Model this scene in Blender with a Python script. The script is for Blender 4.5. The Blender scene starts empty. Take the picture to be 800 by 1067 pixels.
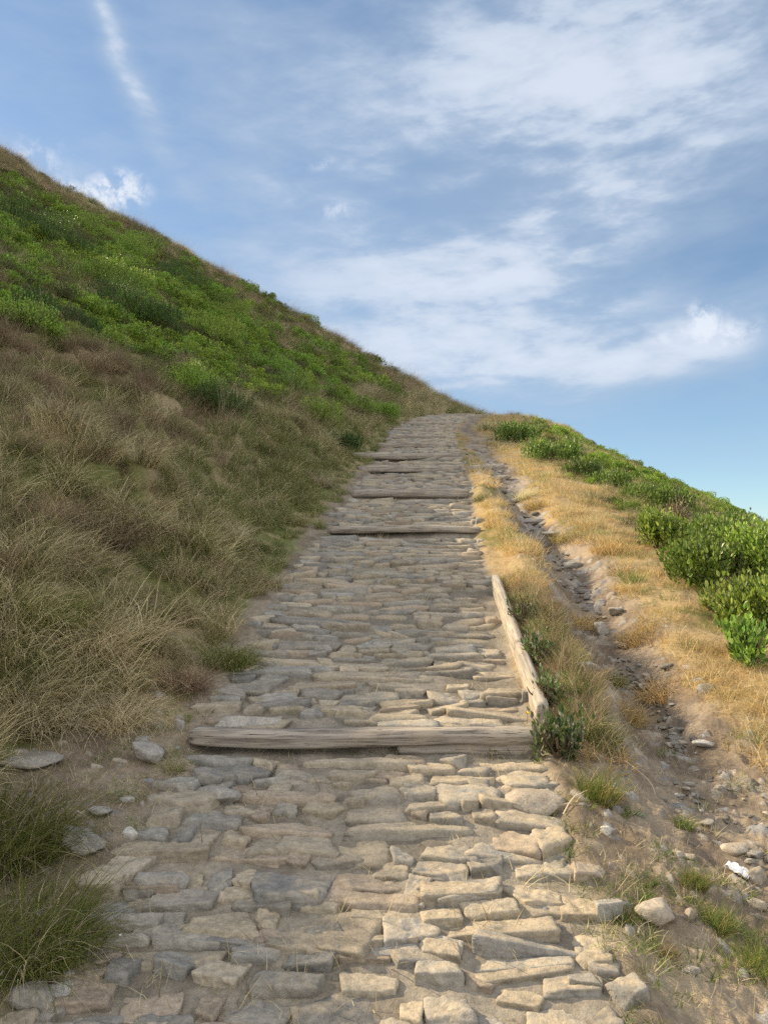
import bpy, math, random
import numpy as np
from mathutils import Vector, Euler
R = math.radians
random.seed(7)
RNG = np.random.default_rng(11)
scene = bpy.context.scene
COL = scene.collection

# ------------------------------------------------------------------ camera constants
CAM_H = 1.74
PITCH, YAW = 5.0, 3.98
FPX = 790.0                       # focal length in pixels of the 800 px wide photograph

# ------------------------------------------------------------------ noise
def _hash(ix, iy, seed):
    h = (ix.astype(np.int64) * 374761393 + iy.astype(np.int64) * 668265263 + seed * 1442695041) & 0xFFFFFFFF
    h = ((h ^ (h >> 13)) * 1274126177) & 0xFFFFFFFF
    h = (h ^ (h >> 16)) & 0xFFFFFFFF
    return h.astype(np.float64) / 4294967295.0
def vn(x, y, seed=0):
    x = np.asarray(x, float); y = np.asarray(y, float)
    ix = np.floor(x); iy = np.floor(y)
    fx = x - ix; fy = y - iy
    fx = fx*fx*fx*(fx*(fx*6-15)+10); fy = fy*fy*fy*(fy*(fy*6-15)+10)
    a = _hash(ix, iy, seed); b = _hash(ix+1, iy, seed); c = _hash(ix, iy+1, seed); d = _hash(ix+1, iy+1, seed)
    return (a*(1-fx)+b*fx)*(1-fy) + (c*(1-fx)+d*fx)*fy
def fbm(x, y, seed=0, oct=4):
    s = 0; a = .5; n = 0
    x = np.asarray(x, float); y = np.asarray(y, float)
    for o in range(oct):
        s = s + a*vn(x, y, seed+o*17); n += a; a *= .5
        x, y = (x*1.6 - y*1.2)+3.1, (x*1.2 + y*1.6)+7.7
    return s/n                                         # 0..1
def sstep(a, b, x):
    t = np.clip((np.asarray(x, float)-a)/(b-a), 0, 1); return t*t*(3-2*t)
def softplus(x, w):
    z = np.asarray(x, float)/w; return w*(np.maximum(z, 0)+np.log1p(np.exp(-np.abs(z))))

# ------------------------------------------------------------------ terrain
def path_x(y):
    y = np.asarray(y, float)
    return -.34 + .04*np.sin(y*.55+1) + .014*np.maximum(0, np.clip(y, None, 40)-20)**2
def path_hw(y):
    return .82 + .03*np.sin(np.asarray(y, float)*1.3)
def gully_x(y):
    y = np.asarray(y, float)
    return 1.14 + .05*np.sin(y*1.1) + .16*(vn(y*1.35, y*0+3, 55)-.5) - .020*np.clip(y-9, 0, 14) + .012*np.maximum(0, np.clip(y, None, 40)-20)**2
def tuss(x, y, cell=.46):
    """distance to the nearest tussock centre of the left slope, that centre, and its number 0..1"""
    ix = np.floor(x/cell); iy = np.floor(y/cell)
    bd = np.full(np.shape(x), 9.0); bx = np.zeros(np.shape(x)); by = bx.copy(); bh = bx.copy()
    for ox in (-1, 0, 1):
        for oy in (-1, 0, 1):
            jx = ix+ox; jy = iy+oy
            cx = (jx+.5+.42*(2*_hash(jx, jy, 501)-1))*cell; cy = (jy+.5+.42*(2*_hash(jx, jy, 502)-1))*cell
            d = np.hypot(x-cx, y-cy); k = d < bd
            bd = np.where(k, d, bd); bx = np.where(k, cx, bx); by = np.where(k, cy, by); bh = np.where(k, _hash(jx, jy, 503), bh)
    return bd, bx, by, bh
def macro(x, y):
    x = np.asarray(x, float); y = np.asarray(y, float)
    yc = np.clip(y, -60, 2000)
    xq = x - .014*np.maximum(0, np.clip(y, None, 40)-20)**2
    ys = 20.5 + 5*sstep(4.2, 1.5, xq) - 3.3*sstep(-.8, -4, xq) + 1.3*sstep(-7, -16, xq)
    dy = np.clip(yc-ys, 0, 40)
    z = .28*yc - .0065*dy*dy - np.clip(yc-ys-40, 0, 1e9)*.40
    shift = .014*np.maximum(0, np.clip(y, None, 40)-20)**2
    # left hillside
    off = .55 - .22*sstep(3.6, 5.2, y) + .25*sstep(9, 20, y)*0
    t = (path_x(y) - .82 - off) - x
    tt = softplus(t, .22)
    tcap = 9 + .62*np.clip(y, 0, 40)                 # the hill rounds over beyond this
    z = z + .57*np.where(tt < tcap, tt, tcap + 6*np.tanh((tt-tcap)/6))
    # hummocks of the hillside
    m = sstep(.1, 1.2, t)
    z = z + m*(.46*(fbm(x*.9, y*.9, 3, 3)-.45) + .17*(fbm(x*2.0, y*2.0, 13, 2)-.5)*sstep(30, 15, y) + .65*(fbm(x*.60, y*.45, 14, 2)-.5)*sstep(2.5, 5, t) + .8*(fbm(x*.22+5, y*.22, 4, 2)-.5)*sstep(3, 9, t))
    z = z + .30*np.exp(-((x+2.75)/.62)**2-((y-6.2)/.55)**2) + .22*np.exp(-((x+2.0)/.45)**2-((y-4.15)/.3)**2)
    td, _a, _b, th_ = tuss(x, y)
    z = z + sstep(.05, .5, t)*sstep(26, 16, y)*.22*(.25+.75*th_)*np.clip(1-(td/.27)**2, 0, 1)
    # right shoulder falling away
    xr = x - shift*.75
    z = z - .50*softplus(xr-2.95, .9)
    mr = sstep(1.7, 2.6, x)
    z = z + mr*.22*(fbm(x*.8, y*.8, 9, 3)-.5) + .10*(fbm(x*2.6, y*2.6, 19, 2)-.5)*sstep(1.3, 1.6, x)*sstep(3, 4, y)*sstep(25, 15, y)
    # gully and its banks
    gx = gully_x(y)
    near = sstep(3.9, 3.1, y)
    dep = (.17*(.45+.8*vn(y*1.1, y*0, 56))*sstep(3.0, 4.2, y)*sstep(14, 8.5, y) + .05)*(1-sstep(21, 26, y))
    dx = (x-gx)/(.15 + .16*vn(y*1.9, 0*y, 77) + .10*near)
    z = z - dep*np.exp(-dx*dx*np.abs(dx)**.6)
    z = z + .10*np.exp(-((x-gx+.40)/.17)**2)*sstep(3.5, 3.9, y)*sstep(16, 9, y)*(.5+vn(x*2.2, y*2.0, 31))
    z = z + .06*sstep(gx+.2, gx+.75, x)*sstep(2.4, 3.6, y)*sstep(20, 10, y)
    z = z - .05*sstep(.5, .75, x)*sstep(3.7, 3.2, y)
    # keep everything from dropping for ever
    z = np.where(z < -40, -40 + 5*np.tanh((z+40)/5), z)
    return z

# camera ray of a photo pixel, and the ground point under it
_p, _w = R(PITCH), R(YAW)
FWD = np.array([-math.sin(_w)*math.cos(_p), math.cos(_w)*math.cos(_p), math.sin(_p)])
RGT = np.array([math.cos(_w), math.sin(_w), 0.0])
UPV = np.cross(RGT, FWD)
def ray(px, py):
    d = FWD + RGT*(px-400)/FPX + UPV*(533.5-py)/FPX
    return d/np.linalg.norm(d)
def at(px, py):
    d = ray(px, py)
    s = np.concatenate([np.arange(1.5, 12, .01), np.arange(12, 70, .05)])
    P = s[:, None]*d[None]
    h = P[:, 2]+CAM_H - macro(P[:, 0], P[:, 1])
    k = np.nonzero(h < 0)[0]
    i = k[0] if len(k) else np.argmin(h)
    return float(P[i, 0]), float(P[i, 1])

# adaptive polar sheet: fine where the path runs, coarse to the horizon
th = np.concatenate([np.arange(-180, -44, 4.0), np.arange(-44, -34, .5), np.arange(-34, 28, .10), np.arange(28, 40, .5), np.arange(40, 180.1, 4.0)])
th = R(1)*th
rr = [.02, .4, .8, 1.1, 1.3, 1.45]
while rr[-1] < 60:
    rr.append(rr[-1]*(1.0032 if rr[-1] < 7 else 1.0055))
while rr[-1] < 900:
    rr.append(rr[-1]*1.12)
rr = np.array(rr)
NR, NT = len(rr), len(th)
GX = rr[:, None]*np.sin(th)[None]; GY = rr[:, None]*np.cos(th)[None]
Z0 = macro(GX, GY)

# ---- regions
PX = path_x(GY); HW = path_hw(GY)
edge = (np.abs(GX-PX) - HW - .10*(fbm(GX*3.1, GY*3.1, 21, 3)-.5))
inpath = sstep(.05, -.05, edge)*(GY > -3)
GUL = gully_x(GY)
d_g = np.abs(GX-GUL)
dirt = sstep(.48, .28, d_g + .16*sstep(6, 10, GY) + .22*(fbm(GX*4, GY*4, 41, 3)-.5) + .38*(fbm(GX*1.3, GY*1.3, 42, 2)-.5))*(GY > 2.5)
bare = sstep(3.75, 3.3, GY + .5*(fbm(GX*2.5, GY*2.5, 43, 3)-.5))*sstep(.3, .5, GX-PX-.6)*sstep(2.3, 1.7, GX)
dirt = np.maximum(dirt, bare)
tl = (PX-HW)-GX                                             # metres left of the path's rim
shoulder = sstep(.75, .45, tl + .3*(fbm(GX*3, GY*3, 44, 3)-.5))*(tl > -.1)*sstep(3.9, 3.4, GY)
shoulder = np.maximum(shoulder, sstep(.28, .05, tl + .25*(fbm(GX*3, GY*3, 45, 3)-.5))*(tl > -.1))

# ---- relief
Z = Z0.copy()
fine = (rr > 1.2)[:, None] & (rr < 60)[:, None] & np.ones((1, NT), bool)
n1 = fbm(GX*5, GY*5, 51, 4)-.5
n2 = fbm(GX*26, GY*26, 52, 3)-.5
n3 = .5-np.abs(fbm(GX*9, GY*9, 57, 4)-.5)*2
Z += np.where(fine, np.clip(dirt, 0, 1)*.030*(n3-.2), 0)
Z += np.where(fine, .035*n1*(1-inpath) + (.010+.010*np.clip(dirt, 0, 1))*n2*(1-.5*inpath), 0)
Z += inpath*.03*(fbm(GX*1.7, GY*1.7, 53, 2)-.5)
Z -= inpath*(.032 - .030*(fbm(GX*4.2, GY*4.2, 58, 3)-.45))
SOIL = Z.copy()
SID = np.zeros_like(Z)                                       # stone colour index 0..1, 0 = none
STONE = np.zeros_like(Z)
WX = GX + .040*(fbm(GX*8, GY*8, 61, 3)-.5)*2 + .0030*(vn(GX*38, GY*38, 63)-.5)*2
WY = GY + .030*(fbm(GX*7, GY*9, 65, 3)-.5)*2 + .0035*(vn(GX*38, GY*38, 67)-.5)*2
top_n = .6*(fbm(GX*9, GY*16, 69, 4)-.5) + .4*(.5-np.abs(fbm(GX*14, GY*26, 70, 3)-.5)*2)

STEP_PX = [(770, 201, 561), (553, 344, 500), (514, 366, 488), (489, 373, 480), (475.5, 366, 477), (464, 392, 466),
           (455.5, 404, 463), (448.5, 409, 462), (441.5, 421, 474), (432.5, 456, 494)]
STEPS = []
for py, xa, xb in STEP_PX:
    a = at(xa, py); b = at(xb, py); STEPS.append((a, b))
for a, b in STEPS:                                           # ground dips just below every timber, and builds up behind it
    my = (a[1]+b[1])/2
    Z -= inpath*.022*sstep(my-.5, my-.10, GY)*sstep(my+.05, my-.03, GY)
    Z += inpath*.022*sstep(my-.02, my+.03, GY)*sstep(my+.6, my+.1, GY)

def stamp(cx, cy, a, b, rot, p, hb, ty, tx, dome, colr, drop=.10, skew=0., bow=0.):
    ext = max(a, b)*1.35+.05
    if ty is None: ty = -(hb/b)*rs.uniform(.55, 1.15)-rs.uniform(0, .10)
    i0 = np.searchsorted(rr, max(.5, math.hypot(cx, cy)-ext)); i1 = np.searchsorted(rr, math.hypot(cx, cy)+ext)
    ang = math.atan2(cx, cy); da = ext/max(.6, math.hypot(cx, cy))
    j0 = np.searchsorted(th, ang-da); j1 = np.searchsorted(th, ang+da)
    if i1-i0 < 2 or j1-j0 < 2: return
    sl = (slice(i0, i1), slice(j0, j1))
    X = WX[sl]-cx; Y = WY[sl]-cy
    c, s = math.cos(rot), math.sin(rot)
    U = X*c+Y*s; V = -X*s+Y*c
    U = U + skew*V; V = V + .22*bow*U*U/a
    d = ((np.abs(U)/a)**p+(np.abs(V)/b)**p)**(1/p)
    top = hb + ty*V + tx*U + dome*(1-np.clip(d, 0, 1.2)**2) + .013*top_n[sl]
    front = .75*drop*sstep(.88, 1.06, d)
    Hs = BASE[sl] + top - front - drop*sstep(1.05, 1.3, d)*2
    k = (Hs > Z[sl]) & (d < 1.3)
    Z[sl] = np.where(k, Hs, Z[sl]); SID[sl] = np.where(k, colr, SID[sl])
    STONE[sl] = np.where(k, sstep(1.05, .80, d), STONE[sl])

BASE = Z.copy()
rs = random.Random(5); PAVING = []
y = 1.35
while y < 36:
    depth = rs.choice([.045, .055, .065, .075, .085, .105])*(1.0 if y < 3.6 else 1.35 if y < 9 else 1.7)
    xc = float(path_x(y)); hw = float(path_hw(y))
    x = xc-hw-rs.random()*.1
    while x < xc+hw+.02:
        ln = min(.55, max(.07, rs.lognormvariate(-1.86, .50)))*(1 if y < 3.6 else 1.4 if y < 9 else 1.6)
        if rs.random() > (.015 if y < 3.6 else .05):
            cx = x+ln/2; cy = y+rs.uniform(-.030, .030)*(1 if y < 3.6 else 1.5)
            right = max(0, min(1, (cx-xc)/hw))
            rim = abs(cx-xc) > hw-.16
            a = ln/2*rs.uniform(.88, 1.08); b = depth/2*rs.uniform(.90, 1.40)
            if rs.random() < .06 and y < 14: b *= 1.35; a *= 1.15
            hb = rs.choice([.003, .006, .010, .014, .019, .026])-.004*right*rs.random()+(.012 if rim and rs.random() < .4 else 0)
            PAVING.append((cx, cy, a, b, max(-.26, min(.26, rs.gauss(0, .17)*min(1, 2.2*b/a))), hb, rs.random()))
        x += ln+rs.uniform(-.01, .03)
    y += depth*rs.uniform(.86, 1.08)
# half buried stones in the gully, the bare ground and the left shoulder
for k in range(1300):
    u = rs.random()
    if u < .72:
        yy = rs.uniform(2.3, 17); xx = float(gully_x(yy))+rs.gauss(0, .17)
    elif u < .88:
        yy = rs.uniform(1.8, 3.9); xx = rs.uniform(.55, 1.9)
    else:
        yy = rs.uniform(1.7, 3.9); xx = float(path_x(yy))-.82-rs.uniform(.0, .75)
    s = rs.choice([.006, .008, .010, .012, .016, .024])*(1.6 if yy > 6 else 1)*(1.25 if u < .72 else 1)
    stamp(xx, yy, s*rs.uniform(.9, 1.7), s*rs.uniform(.7, 1.1), rs.uniform(-1.5, 1.5), rs.uniform(2, 3.4), rs.uniform(0, s*.5), rs.gauss(0, .12), rs.gauss(0, .12), s*.25, rs.uniform(.02, 1), .05)

# --- albedo per vertex (what the ground is made of, plus a sunlit tint in the path dust)
def lerp(a, b, t): return a+(b-a)*t[..., None]
def rgb(*c): return np.array(c, float)
sunlit_dust = rgb(.425, .345, .237)  # path dust, its colour warmed to carry the sunlit tone
C = np.zeros(Z.shape+(3,))
g1 = fbm(GX*1.3, GY*1.3, 71, 4); g2 = fbm(GX*7, GY*7, 72, 3); g3 = fbm(GX*40, GY*40, 73, 2)
litterL = lerp(lerp(np.zeros_like(C)+rgb(.27, .215, .125), rgb(.14, .15, .05), sstep(.42, .6, g1)), rgb(.36, .29, .17), sstep(.5, .72, g2)*.6)
litterR = lerp(lerp(np.zeros_like(C)+rgb(.33, .245, .125), rgb(.17, .15, .05), sstep(.5, .66, g1)), rgb(.30, .20, .10), sstep(.45, .7, g2)*.7)
C = np.where((GX < PX)[..., None], litterL, litterR)
verge = sstep(4.1, 3.5, GY + .5*(g2-.5))*(GX > PX)
dcol = lerp(np.zeros_like(C)+rgb(.25, .20, .146), rgb(.16, .125, .092), sstep(.36, .62, g2))
dcol = lerp(dcol, rgb(.34, .27, .19), sstep(.5, .7, g1)*.7)
C = lerp(C, dcol, np.clip(np.maximum(dirt, verge*.9), 0, 1))
scol = lerp(np.zeros_like(C)+rgb(.24, .195, .145), rgb(.16, .125, .09), sstep(.4, .7, g2))
C = lerp(C, scol, np.clip(shoulder, 0, 1)*(GX < PX))
pal = np.array([(.30, .285, .26), (.245, .24, .235), (.335, .30, .25), (.37, .325, .26), (.27, .255, .235), (.315, .265, .22), (.285, .28, .27), (.35, .31, .255)])
pc = lerp(np.zeros_like(C)+rgb(.265, .23, .18), rgb(.18, .155, .122), sstep(.36, .62, g2))
C = lerp(C, pc, inpath)
idx = np.floor(SID*7.99*3).astype(int) % 8
sc = .88*pal[idx]*(0.80+.40*((SID*53.7) % 1))[..., None]
sc = lerp(sc, rgb(.40, .355, .28), sstep(.54, .74, fbm(GX*11, GY*22, 74, 3))*.4)
sc = lerp(sc, rgb(.20, .19, .175), sstep(.56, .75, fbm(GX*5+9, GY*9, 75, 4))*.55)
dusty = sstep(-.25, .7, (GX-PX)/.82 + .8*(fbm(GX*2, GY*2, 76, 3)-.5))*.45  # dust tint grows rightward, standing in for the sunlit side
sc = lerp(sc, sunlit_dust*1.12, np.clip(dusty, 0, 1)*inpath)
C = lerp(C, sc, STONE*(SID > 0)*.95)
C *= (.85+.30*g3)[..., None]
C = np.clip(C, .01, .9)

def surf(x, y):
    """height of the finished ground at x, y"""
    x = np.asarray(x, float); y = np.asarray(y, float)
    r = np.hypot(x, y); t = np.arctan2(x, y)
    fi = np.interp(r, rr, np.arange(NR)); fj = np.interp(t, th, np.arange(NT))
    i = np.clip(fi.astype(int), 0, NR-2); j = np.clip(fj.astype(int), 0, NT-2)
    a = fi-i; b = fj-j
    return (Z[i, j]*(1-b)+Z[i, j+1]*b)*(1-a)+(Z[i+1, j]*(1-b)+Z[i+1, j+1]*b)*a
def normal(x, y, e=.12):
    zx = (macro(x+e, y)-macro(x-e, y))/(2*e); zy = (macro(x, y+e)-macro(x, y-e))/(2*e)
    n = np.stack([-zx, -zy, np.ones_like(zx)], -1)
    return n/np.linalg.norm(n, axis=-1, keepdims=True)

# ------------------------------------------------------------------ mesh helpers
def mesh_np(name, V, F, col=None, smooth=True):
    """F: (n,3) or (n,4) int array"""
    me = bpy.data.meshes.new(name)
    V = np.asarray(V, np.float32); F = np.asarray(F, np.int32)
    me.vertices.add(len(V)); me.vertices.foreach_set('co', V.ravel())
    k = F.shape[1]
    me.loops.add(F.size); me.loops.foreach_set('vertex_index', F.ravel())
    me.polygons.add(len(F)); me.polygons.foreach_set('loop_start', np.arange(0, F.size, k, dtype=np.int32))
    if col is not None:
        ca = me.color_attributes.new('Col', 'FLOAT_COLOR', 'POINT')
        c4 = np.ones((len(V), 4), np.float32); c4[:, :3] = col
        ca.data.foreach_set('color', c4.ravel())
    me.update(calc_edges=True)
    me.polygons.foreach_set('use_smooth', np.full(len(F), smooth, bool))
    return me
def link(name, me, mat=None, parent=None, loc=None, rot=None, scale=None):
    o = bpy.data.objects.new(name, me); COL.objects.link(o)
    if mat and me is not None and not me.materials: me.materials.append(mat)
    if parent: o.parent = parent
    if loc is not None: o.location = loc
    if rot is not None: o.rotation_euler = rot
    if scale is not None: o.scale = scale if hasattr(scale, '__len__') else (scale,)*3
    return o
def tag(o, label=None, cat=None, group=None, kind=None):
    if label: o['label'] = label
    if cat: o['category'] = cat
    if group: o['group'] = group
    if kind: o['kind'] = kind
    return o
def dup(root, loc, rot=None, scale=None):
    c = root.copy(); COL.objects.link(c); c.location = loc
    if rot is not None: c.rotation_euler = rot
    if scale is not None: c.scale = scale if hasattr(scale, '__len__') else (scale,)*3
    for ch in root.children:
        d = ch.copy(); COL.objects.link(d); d.parent = c
    return c

# ------------------------------------------------------------------ materials
class NT_:
    def __init__(s, tree): s.t = tree; s.n = tree.nodes; s.l = tree.links
    def new(s, typ, **kw):
        n = s.n.new(typ)
        for k, v in kw.items(): setattr(n, k, v)
        return n
    def put(s, sock, v):
        if isinstance(v, bpy.types.NodeSocket): s.l.new(v, sock)
        else: sock.default_value = v
    def math(s, op, a, b=0.0, c=None, clamp=False):
        n = s.new('ShaderNodeMath', operation=op, use_clamp=clamp)
        s.put(n.inputs[0], a); s.put(n.inputs[1], b)
        if c is not None: s.put(n.inputs[2], c)
        return n.outputs[0]
    def mix(s, f, a, b, typ='MIX'):
        n = s.new('ShaderNodeMix', data_type='RGBA', blend_type=typ)
        s.put(n.inputs[0], f); s.put(n.inputs[6], a); s.put(n.inputs[7], b)
        return n.outputs[2]
    def noise(s, vec, scale, detail=3.0, rough=.55, dist=0.0):
        n = s.new('ShaderNodeTexNoise'); n.inputs['Scale'].default_value = scale
        n.inputs['Detail'].default_value = detail; n.inputs['Roughness'].default_value = rough; n.inputs['Distortion'].default_value = dist
        if vec is not None: s.l.new(vec, n.inputs['Vector'])
        return n.outputs[0]
    def ramp(s, f, stops):
        n = s.new('ShaderNodeValToRGB'); s.l.new(f, n.inputs[0])
        e = n.color_ramp.elements
        while len(e) < len(stops): e.new(.5)
        for q, (p, c) in zip(e, stops): q.position = p; q.color = (*c, 1) if len(c) == 3 else c
        return n.outputs[0]
    def maprange(s, f, a, b, c=0.0, d=1.0):
        n = s.new('ShaderNodeMapRange'); n.interpolation_type = 'SMOOTHSTEP'
        s.put(n.inputs[0], f)
        for i, v in enumerate((a, b, c, d)): n.inputs[i+1].default_value = v
        return n.outputs[0]
def material(name):
    m = bpy.data.materials.new(name); m.use_nodes = True
    t = NT_(m.node_tree); t.n.clear()
    out = t.new('ShaderNodeOutputMaterial')
    b = t.new('ShaderNodeBsdfPrincipled'); t.l.new(b.outputs[0], out.inputs[0])
    b.inputs['Roughness'].default_value = .9
    b.inputs['Specular IOR Level'].default_value = .25
    return m, t, b, out
def ground_material(name, bump=.35, scale=1.0):
    m, t, b, out = material(name)
    at_ = t.new('ShaderNodeAttribute', attribute_name='Col').outputs[0]
    pos = t.new('ShaderNodeNewGeometry').outputs['Position']
    f1 = t.noise(pos, 55*scale, 5, .65); f2 = t.noise(pos, 240*scale, 3, .6)
    v = t.math('ADD', t.maprange(f1, .3, .7, .84, 1.14), t.maprange(f2, .3, .7, -.15, .15))
    mul = t.new('ShaderNodeMix', data_type='RGBA', blend_type='MULTIPLY'); mul.inputs[0].default_value = 1
    t.l.new(at_, mul.inputs[6]); t.l.new(v, mul.inputs[7])
    t.l.new(mul.outputs[2], b.inputs['Base Color'])
    bp = t.new('ShaderNodeBump'); bp.inputs['Strength'].default_value = bump; bp.inputs['Distance'].default_value = .012
    hsum = t.math('ADD', f1, t.math('MULTIPLY', f2, .35))
    t.l.new(hsum, bp.inputs['Height']); t.l.new(bp.outputs[0], b.inputs['Normal'])
    b.inputs['Roughness'].default_value = .92
    b.inputs['Specular IOR Level'].default_value = .15
    return m
def blade_material(name, trans=.35, rough=.6, spec=.2, var=.45, hue=.03):
    m, t, b, out = material(name)
    c = t.new('ShaderNodeAttribute', attribute_name='Col').outputs[0]
    rnd = t.new('ShaderNodeObjectInfo').outputs['Random']
    hs = t.new('ShaderNodeHueSaturation')
    t.l.new(c, hs.inputs['Color'])
    t.l.new(t.math('ADD', .5-hue/2, t.math('MULTIPLY', rnd, hue)), hs.inputs['Hue'])
    r2 = t.math('FRACT', t.math('MULTIPLY', rnd, 37.3))
    t.l.new(t.math('ADD', 1-var/2, t.math('MULTIPLY', r2, var)), hs.inputs['Value'])
    t.l.new(hs.outputs[0], b.inputs['Base Color'])
    b.inputs['Roughness'].default_value = rough; b.inputs['Specular IOR Level'].default_value = spec
    tr = t.new('ShaderNodeBsdfTranslucent'); t.l.new(hs.outputs[0], tr.inputs[0])
    mx = t.new('ShaderNodeMixShader'); mx.inputs[0].default_value = trans
    t.l.new(b.outputs[0], mx.inputs[1]); t.l.new(tr.outputs[0], mx.inputs[2]); t.l.new(mx.outputs[0], out.inputs[0])
    return m
def rock_material(name, c1, c2, dust):
    m, t, b, out = material(name)
    tc = t.new('ShaderNodeTexCoord').outputs['Object']
    pos = t.new('ShaderNodeNewGeometry').outputs['Position']
    rnd = t.new('ShaderNodeObjectInfo').outputs['Random']
    f = t.noise(pos, 14, 6, .65, .6); g = t.noise(pos, 90, 5, .7)
    col = t.mix(t.maprange(f, .35, .68), (*c1, 1), (*c2, 1))
    col = t.mix(t.maprange(t.noise(pos, 35, 4, .6), .52, .68, 0, .7), col, (*dust, 1))
    v = t.math('MULTIPLY', t.maprange(g, .3, .7, .75, 1.2), t.math('ADD', .8, t.math('MULTIPLY', rnd, .42)))
    mul = t.new('ShaderNodeMix', data_type='RGBA', blend_type='MULTIPLY'); mul.inputs[0].default_value = 1
    t.l.new(col, mul.inputs[6]); t.l.new(v, mul.inputs[7]); t.l.new(mul.outputs[2], b.inputs['Base Color'])
    bp = t.new('ShaderNodeBump'); bp.inputs['Strength'].default_value = .5; bp.inputs['Distance'].default_value = .01
    t.l.new(t.math('ADD', g, f), bp.inputs['Height']); t.l.new(bp.outputs[0], b.inputs['Normal'])
    return m
def wood_material(name, c1, c2):
    m, t, b, out = material(name)
    tc = t.new('ShaderNodeTexCoord').outputs['Object']
    mp = t.new('ShaderNodeMapping'); t.l.new(tc, mp.inputs[0]); mp.inputs['Scale'].default_value = (1.6, 34, 34)
    mp2 = t.new('ShaderNodeMapping'); t.l.new(tc, mp2.inputs[0]); mp2.inputs['Scale'].default_value = (3.5, 130, 130)
    f = t.noise(mp.outputs[0], 1.6, 6, .65, .5); g = t.noise(mp2.outputs[0], 1.4, 4, .6)
    bl = t.noise(tc, 5, 3)
    col = t.mix(t.maprange(f, .34, .64), (*c1, 1), (*c2, 1))
    col = t.mix(t.maprange(bl, .45, .7, 0, .5), col, (c2[0]*1.15, c2[1]*1.06, c2[2]*.95, 1))
    crack = t.maprange(g, .30, .40)
    col = t.mix(crack, (c1[0]*.35, c1[1]*.32, c1[2]*.3, 1), col)
    t.l.new(col, b.inputs['Base Color'])
    bp = t.new('ShaderNodeBump'); bp.inputs['Strength'].default_value = .7; bp.inputs['Distance'].default_value = .008
    t.l.new(t.math('ADD', t.math('MULTIPLY', f, .7), crack), bp.inputs['Height']); t.l.new(bp.outputs[0], b.inputs['Normal'])
    b.inputs['Roughness'].default_value = .85
    return m
M_path = ground_material('path_stone', .45); M_dirt = ground_material('dry_dirt', .55); M_hill = ground_material('hill_soil', .6, .6)
M_grass = blade_material('grass_blades', .46, .65, .12, .5, .03)
M_leaf = blade_material('shrub_leaves', .36, .40, .45, .6, .035)
M_rock_g = rock_material('grey_rock', (.245, .228, .20), (.335, .31, .27), (.34, .28, .21))
M_rock_d = rock_material('dark_rock', (.15, .135, .115), (.235, .21, .175), (.26, .21, .15))
M_rock_t = rock_material('tan_rock', (.32, .27, .21), (.42, .36, .28), (.37, .29, .20))
M_rock_p = rock_material('pale_rock', (.36, .34, .31), (.46, .435, .39), (.36, .30, .23))
M_wood = wood_material('weathered_timber', (.17, .145, .12), (.38, .335, .28))
M_wood2 = wood_material('bleached_timber', (.24, .21, .17), (.44, .39, .32))
M_stem = material('woody_stem'); M_stem[2].inputs['Base Color'].default_value = (.11, .075, .045, 1); M_stem = M_stem[0]
M_white = material('white_wrapper'); M_white[2].inputs['Base Color'].default_value = (.82, .82, .80, 1); M_white[2].inputs['Roughness'].default_value = .5; M_white = M_white[0]
M_yel = material('yellow_petals'); M_yel[2].inputs['Base Color'].default_value = (.75, .5, .03, 1); M_yel = M_yel[0]
M_twig = material('dry_twig'); M_twig[2].inputs['Base Color'].default_value = (.46, .37, .25, 1); M_twig = M_twig[0]

# ------------------------------------------------------------------ ground objects cut out of one sheet
I, J = np.meshgrid(np.arange(NR-1), np.arange(NT-1), indexing='ij')
quad = np.stack([I*NT+J, I*NT+J+1, (I+1)*NT+J+1, (I+1)*NT+J], -1)[..., ::-1]
fpath = (edge[:-1, :-1] < 0.0) & (GY[:-1, :-1] > -2) & (GY[:-1, :-1] < 45)
fdirt = (dirt[:-1, :-1] > .5) & ~fpath & (rr[:-1, None] < 30)
fhill = (GX < PX)[:-1, :-1] & ~fpath
reg = np.where(fpath, 0, np.where(fdirt, 1, np.where(fhill, 2, 3)))
VV = np.stack([GX, GY, Z], -1).reshape(-1, 3); CC = C.reshape(-1, 3)
for k, (nm, mt) in enumerate((('path', M_path), ('dirt_path', M_dirt), ('hillside', M_hill), ('ground', M_hill))):
    F = quad[reg == k]
    u, inv = np.unique(F, return_inverse=True)
    o = link(nm, mesh_np(nm, VV[u], inv.reshape(F.shape), CC[u]), mt)
    tag(o, {'path': 'uneven path of flat stones climbing the hill', 'dirt_path': 'eroded dirt gully beside the stone path',
            'hillside': 'steep grassy hillside left of the path', 'ground': 'dry shoulder right of the path falling away'}[nm], None, None, 'structure')

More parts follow.
